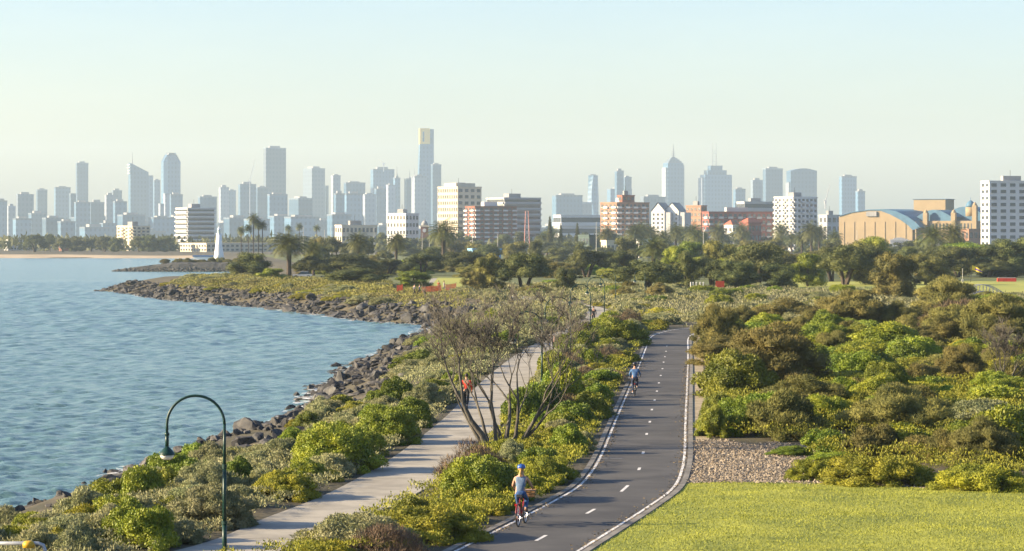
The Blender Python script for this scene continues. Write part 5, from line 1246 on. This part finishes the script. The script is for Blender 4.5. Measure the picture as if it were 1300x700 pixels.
def tower(label, x0, x1, yt, fac=FB, Y=6800, frac=.22, extra=None, name='city_tower', cat='skyscraper', yaw=R(30), cap=True, grp=None):
    px = F/Y; xs_ = x0+(x1-x0)*frac; wl_ = max((xs_-x0)/px/math.sin(yaw), 10); wr_ = (x1-xs_)/px/math.cos(yaw); H = gz(yt, Y)-LAND
    t = thing(name, label, cat, (gx(xs_,Y), Y, LAND), yaw, grp)
    if extra == 'oct':
        c = .22; hs = H-12*1.0
        ring = lambda k, z: [(wr_*c,wl_*0+k,z),(wr_*(1-c),k,z),(wr_-k,wl_*c,z),(wr_-k,wl_*(1-c),z),(wr_*(1-c),wl_-k,z),(wr_*c,wl_-k,z),(k,wl_*(1-c),z),(k,wl_*c,z)]
        b = MB(); b.frustum(ring(0,-1), ring(0,H-22)); b.obj('facade', fac, t)
        b = MB(); b.frustum(ring(0,H-22), ring(wr_*.22,H-4)); b.frustum(ring(wr_*.3,H-4), ring(wr_*.33,H)); b.obj('crown', fac, t)
        return t
    if extra == 'sail':
        b = MB(); b.add([(0,0,-1),(wr_,0,-1),(wr_,wl_,-1),(0,wl_,-1),(0,0,H),(wr_,0,H-22),(wr_,wl_,H-22),(0,wl_,H)], [(0,1,5,4),(1,2,6,5),(2,3,7,6),(3,0,4,7),(4,5,6,7)]); b.obj('facade', fac, t)
        b = MB(); b.tube([(wr_*.16,wl_*.5,H-6),(wr_*.16,wl_*.5,H+27)], [1.4,.4], 6); b.obj('spire', m_roofg, t)
        for k in range(4): b = MB(); b.box(-3,.0-.1,0,wl_,H-6-7*k,H-3-7*k); b.obj('fin', WG, t)
        return t
    b = MB(); b.box(0,wr_,0,wl_,-1,H); b.obj('facade', fac, t)
    if cap and wr_ > 14: b = MB(); b.box(wr_*.22,wr_*.72,wl_*.2,wl_*.8,H,H+crng.uniform(3,6)); b.obj('rooftop_plant', m_roofg, t)
    b = MB(); b.box(-.4,wr_+.4,-.4,wl_+.4,H-2.5,H+.6); b.obj('parapet', FG if fac is not FW else FW, t)
    if extra == 'spires':
        for u in (.35,.75): b = MB(); b.tube([(wr_*u,wl_*.5,H),(wr_*u,wl_*.5,H+26)], [1.0,.3], 5); b.obj('spire', m_roofg, t)
    if extra == 'spire': b = MB(); b.frustum([(wr_*.3,wl_*.3,H),(wr_*.7,wl_*.3,H),(wr_*.7,wl_*.7,H),(wr_*.3,wl_*.7,H)], [(wr_*.48,wl_*.48,H+16),(wr_*.52,wl_*.48,H+16),(wr_*.52,wl_*.52,H+16),(wr_*.48,wl_*.52,H+16)]); b.tube([(wr_*.5,wl_*.5,H+10),(wr_*.5,wl_*.5,H+28)], .7, 5); b.obj('spire', m_roofg, t)
    return t
T = [
 ('short blue tower at the far left edge of the skyline',-4,8,255,FB),('pale low tower second from the left edge',8,19,262,FW),('wide grey tower third from the left edge',20,41,247,FG),('narrow dark tower left of the flat-topped pair',46,59,241,FD),
 ('broad flat-topped tower left of the tall slim one',68,88,238,FB),('thin dark slab squeezed left of the tall slim tower',89,96,246,FD),('tall slim dark tower, tallest in the left cluster',96,111,207,FD),('lower block in front of the tall slim tower',94,113,257,FB),
 ('square blue block right of the tall slim tower',113,131,257,FD),('white ribbed tower left of the sail-topped one',132,145,248,FW),('dark capped tower behind the white ribbed one',142,154,242,FG),('grey block between white ribbed and sail-topped towers',144,160,256,FB),
 ('pale glass tower in front of the sail-topped one',171,193,223,FB),('narrow shoulder tower left of the octagonal one',195,203,229,FB),('short white slab below the octagonal tower',202,208,259,FW),('white slender tower in front of the octagonal one',208,215,246,FW),('blue tower right of the white slender one',215,231,247,FB),
 ('square dark tower right of the octagonal one',251,274,250,FD),('pale-edged tower near the lighthouse top',277,290,238,FW),('dark twin right of the pale-edged tower',289,299,242,FB),('wide tower with a crane beside the tallest grey slab',302,324,234,FB),('glass tower left of the tallest grey slab',325,340,238,FD),
 ('tall grey slab, tallest left of centre',334,362,188,FG),('blue box tower in front of the tall grey slab',339,364,247,FB),('wide low dark tower left of the half-lit one',365,396,252,FD),('half-lit tower with stepped roof left of centre',383,412,214,FG),('small shoulder block of the half-lit tower',410,417,236,FD),
 ('slim pale tower standing alone left of centre',420,432,223,FW),('flat wide tower right of the slim pale one',436,463,232,FD),('small tower left of the flat wide one',425,437,246,FB),('ribbed tower below the flat wide one',437,460,246,FB),('pale edged block right of the ribbed one',459,477,247,FW),
 ('broad tower under construction with a crane on top',470,500,215,FB),('dark tower in front of the one under construction',476,490,240,FD),('pale striped tower left of the thin spire',490,502,235,FW),('blue glass block in front of the tallest tower',522,541,224,FW),
 ('dark block right of the tallest tower',548,560,209,FD),('stepped wide block right of the glassy apartments',701,740,248,FB),('long pale block below the stepped one',706,752,257,FW),('low wide tower left of the tall stepped pair',771,803,240,FB),('tall thin half of the stepped pair',782,792,217,FD),('shorter half of the stepped pair',792,802,225,FB),
 ('square low tower right of the twin-mast tower',932,947,240,FB),('stepped grey tower right of the twin-mast tower',954,969,229,FG),('square dark tower left of the curved-roof one',969,995,214,FD),('blue glass tower on the right beyond the crane',1066,1089,224,FB),('shoulder block right of the blue glass tower',1088,1099,243,FB),
 ('low grey block behind the white gables',813,846,250,FG),
]
for i, (lab, x0, x1, yt, fc) in enumerate(T):
    Yt = 6300 + (i*137 % 900) if yt < 245 else 5600 + (i*91 % 500)
    tower(lab, x0, x1, yt, fc, Yt, .45 if 'half-lit' in lab else (.24 if fc is FW else .13), 'spire' if 'zz' in lab else None)
tower('tower with slanted roof and thin mast in the left cluster', 162, 187, 207, FB, 6700, .15, 'sail')
tower('tall octagonal glass tower with chamfered crown', 202, 229, 194, FB, 6600, .25, 'oct')
tower('thin tower with pointed spire left of the tallest', 500, 508, 226, FB, 6900, .2, 'spire')
tower('sloping dark block with two thin spires beside the tallest tower', 513, 531, 227, FD, 6900, .15, 'spires')
# tallest tower with gold crown
Ye = 6830.0; pe = F/Ye; t = thing('gold_crowned_tower', 'tallest glass tower with a gold crown', 'skyscraper', (gx(533.5,Ye), Ye, LAND), R(8)); z1 = gz(183,Ye)-LAND; z2 = gz(163,Ye)-LAND; wx = 17.5/pe
b = MB(); b.frustum([(-9,0,-1),(wx,0,-1),(wx,34,-1),(-9,34,-1)], [(0,2,z1),(wx,2,z1),(wx,32,z1),(0,32,z1)]); b.obj('facade', FB, t)
b = MB(); b.frustum([(-.3,1.7,z1),(wx*.72,1.7,z1),(wx*.72,32,z1),(-.3,32,z1)], [(-.3,1.7,z2),(wx*.72,1.7,z2),(wx*.72,32,z2),(-.3,32,z2)]); b.obj('gold_crown', m_gold, t)
b = MB(); b.box(wx*.72,wx,2.2,32,z1,z2-2); b.obj('blue_fin', FB, t)
b = MB(); b.box(wx*.18,wx*.30,1.4,1.69,z1+6,z2-8); b.obj('crown_slot', FD, t)
# twisted tower
Yt = 6500.0; t = thing('wavy_tower', 'slim tower with wavy sides left of the brick flats', 'skyscraper', (gx(753,Yt), Yt, LAND)); H = gz(223,Yt)-LAND; b = MB(); rr_ = 6.9/F*Yt; lv = 16; rings = []
for k in range(lv+1):
    a = .55*math.sin(k/lv*6.5)*.5+.5; s_ = rr_*(1-.06*math.sin(k/lv*9)); rings += [(s_*math.cos(a+j*math.pi/3)*1.05, s_*math.sin(a+j*math.pi/3), -1+(H+1)*k/lv) for j in range(6)]
b.add(rings, [(k*6+j,k*6+(j+1)%6,(k+1)*6+(j+1)%6,(k+1)*6+j) for k in range(lv) for j in range(6)]+[tuple(range(lv*6,lv*6+6))]); b.obj('facade', FB, t)
b = MB(); b.box(-rr_*.5,rr_*.5,-rr_*.4,rr_*.4,H,H+3); b.obj('rooftop_plant', m_roofg, t)
# spired office tower
Yt = 7200.0; px = F/Yt; t = thing('spired_tower', 'pyramid-crowned tower with a latticed spire', 'skyscraper', (gx(848,Yt), Yt, LAND), R(18)); w_ = 21/px; H = gz(207,Yt)-LAND; dpt = w_*.8
b = MB(); b.box(0,w_,0,dpt,-1,H); b.obj('facade', FB, t)
b = MB(); b.box(-5,-.05,3,dpt-3,-1,H-12); b.box(w_+.05,w_+4,3,dpt-3,-1,H-6); b.obj('side_bays', FW, t)
b = MB(); z = H
for k in range(4): i_ = w_*.10*(k+.8); b.box(i_,w_-i_,min(i_,dpt*.45),dpt-min(i_,dpt*.45),z,z+5-k*.6); z += 5-k*.6
b.obj('stepped_crown', FG, t)
b = MB(); b.tube([(w_/2,dpt/2,z),(w_/2,dpt/2,gz(183,Yt)-LAND)], [2.2,.5], 6); 
for k in range(4): b.box(w_/2-6+k*1.2,w_/2+6-k*1.2,dpt/2-.6,dpt/2+.6,z+4+5*k,z+5.2+5*k)
b.obj('spire', m_roofg, t)
# twin mast tower
t = thing('twin_mast_tower', 'broad stepped tower with two thin masts', 'skyscraper', (gx(895,Yt), Yt, LAND), R(14)); w_ = 36/px; H = gz(222,Yt)-LAND
b = MB(); b.box(0,w_,0,40,-1,H); b.obj('facade', FB, t)
b = MB(); b.box(-7,-.05,4,36,-1,H-8); b.obj('side_bay', FW, t)
b = MB(); b.box(w_*.12,w_*.82,4,36,H,H+12); b.box(w_*.24,w_*.68,7,33,H+12,H+24); b.obj('stepped_crown', FD, t)
for u in (.36,.50): b = MB(); b.tube([(w_*u,20,H+24),(w_*u,20,gz(181,Yt)-LAND)], [1.1,.5], 5); b.obj('mast', m_roofg, t)
b = MB()
for k in range(6): b.tube([(w_*.36,20,H+28+7*k),(w_*.50,20,H+28+7*k)], .4, 4)
b.obj('mast_braces', m_roofg, t)
# curved-roof tower
t = thing('curved_roof_tower', 'wide dark tower with a gently curved roof', 'skyscraper', (gx(1004,6700), 6700, LAND), R(8)); px = F/6700; w_ = 34/px; H = gz(217,6700)-LAND; n = 8
pr = [(0,-1),(w_,-1)]+[(w_*(1-k/n), H+6*math.sin(math.pi*k/n)) for k in range(n+1)]; m_ = len(pr); b = MB()
b.add([(x,0,z) for x,z in pr]+[(x,45,z) for x,z in pr], [tuple(range(m_))]+[((i+1)%m_,i,m_+i,m_+(i+1)%m_) for i in range(m_)]); b.obj('facade', FD, t)
b = MB(); b.box(-3.5,-.05,5,40,-1,H-28); b.obj('side_bay', FW, t)
# low-rise city fabric
for i in range(88):
    x = -5+i*15+crng.uniform(-6,6); Yl = crng.uniform(4800,6200) if x < 560 else crng.uniform(3600,5200)
    yt = crng.uniform(270,295) if x < 560 else crng.uniform(276,294)
    if 560 < x < 700: yt = max(yt, 276)
    tower('low hazy city block', x, x+crng.uniform(18,40), yt, crng.choice((FB,FG,FB,FD)), Yl, .25, None, 'city_block', 'building', R(30), True, 'low city blocks below the towers')
def crane(px, y0, y1, ytip, dx, Y, label):
    t = thing('tower_crane', label, 'crane', (gx(px,Y), Y, gz(y0,Y))); h = (y0-y1)/F*Y; b = MB(); b.tube([(0,0,-4),(0,0,h)], 1.3, 4); b.obj('mast', WW, t)
    e = Vector((dx/F*Y, 0, h+(y1-ytip)/F*Y)); b = MB(); b.tube([(0,0,h), e], [1.1,.5], 4); b.tube([(0,0,h),(-dx*.35/F*Y,0,h+2)], 1.3, 4); b.obj('jib', WW, t); b = MB(); b.box(-1.8,1.8,-1.8,1.8,h-3,h+1); b.obj('cab', WW, t)
crane(317, 300, 230, 202, 7, 6200, 'white crane standing left of the tall grey slab'); crane(487, 216, 208, 201, -7, 6600, 'crane on top of the tower under construction'); crane(1048, 262, 256, 233, 6, 4200, 'thin red crane right of the white tower')
# far wooded ground below the city
def far_wood():
    rng = np.random.default_rng(17); n = 26000; y = rng.uniform(1850, 3400, n); x = rng.uniform(-.2,.2,n)*y
    ok = height(x,y) > 2.5; x = x[ok]; y = y[ok]; k = np.sin(x*.03)*np.cos(y*.02)+rng.normal(0,.4,len(x)); z = LAND + np.clip(5+3*k,1,10)*rng.random(len(x))**.5
    p = np.stack([x,y,z],1); d = norm(np.array([0,0,.6])+rng.normal(size=p.shape)*.7); v, q = sprigs(p, d, 5.0, 1.4, rng)
    tag(link('far_wood', mesh_np('far_wood', v, q, m_dk2)), 'far-off treetops below the city skyline', 'trees', kind='stuff')
far_wood()

# ------------------------------------------------------------------ haze
hz_m = bpy.data.materials.new('haze'); hz_m.use_nodes = True; n = hz_m.node_tree.nodes; n.remove(n['Principled BSDF'])
pv = n.new('ShaderNodeVolumePrincipled'); pv.inputs['Color'].default_value = (0.68,0.87,1.0,1); pv.inputs['Density'].default_value = 7e-5; pv.inputs['Anisotropy'].default_value = 0.1
hz_m.node_tree.links.new(pv.outputs[0], n['Material Output'].inputs['Volume'])
b = MB(); b.box(-2900,2900,-80,9600,-3,330); hz = b.obj('haze', hz_m); tag(hz, 'pale blue haze over the bay and city', 'haze', kind='stuff')

# ------------------------------------------------------------------ labels that single out each repeat
MARKS = [(30,'leftmost short towers'),(104,'tall slim dark tower'),(170,'slant-roofed tower'),(215,'octagonal tower'),(278,'lighthouse'),(348,'tall grey slab'),(398,'half-lit tower'),(426,'slim pale tower'),(485,'construction tower'),(541,'gold-crowned tower'),(583,'cream tower'),(623,'brown brick block'),(669,'lattice tower'),(720,'stepped wide block'),(753,'wavy tower'),(795,'brick flats'),(857,'spired tower'),(909,'twin-mast tower'),(982,'square dark tower'),(1020,'curved-roof tower'),(1078,'blue glass tower'),(1120,'barrel roof'),(1170,'white hoarding'),(1212,'blue dome'),(1275,'right-edge white tower')]
_o = 'first second third fourth fifth sixth seventh eighth ninth tenth eleventh twelfth thirteenth fourteenth fifteenth sixteenth seventeenth eighteenth nineteenth'.split()
_t = {20:'twenti',30:'thirti',40:'forti',50:'fifti',60:'sixti',70:'seventi'}
def ordw(i):
    if i == 0: return 'nearest'
    k = i+1
    if k < 20: return _o[k-1]+' nearest'
    return (_t[k//10*10]+'eth' if k % 10 == 0 else _t[k//10*10][:-1]+'y-'+_o[k % 10-1])+' nearest'
ORD = [ordw(i) for i in range(79)]
shared = {}
for o in COL.objects:
    if o.parent is None and o.get('group') and o.get('label'): shared.setdefault(o['label'], []).append(o)
for lab, objs in shared.items():
    if len(objs) < 2: continue
    colm = {}
    for o in objs:
        p = o.location; px = 650 + F*p.x/max(p.y, 1); m = min(MARKS, key=lambda k: abs(k[0]-px))[1]; colm.setdefault(m, []).append(o)
    for m, os_ in colm.items():
        os_.sort(key=lambda o: o.location.y)
        for i, o in enumerate(os_):
            o['label'] = f"{lab}, below the {m}" + (f", {ORD[i]}" if len(os_) > 1 and i < len(ORD) else (', farthest' if len(os_) > 1 else ''))
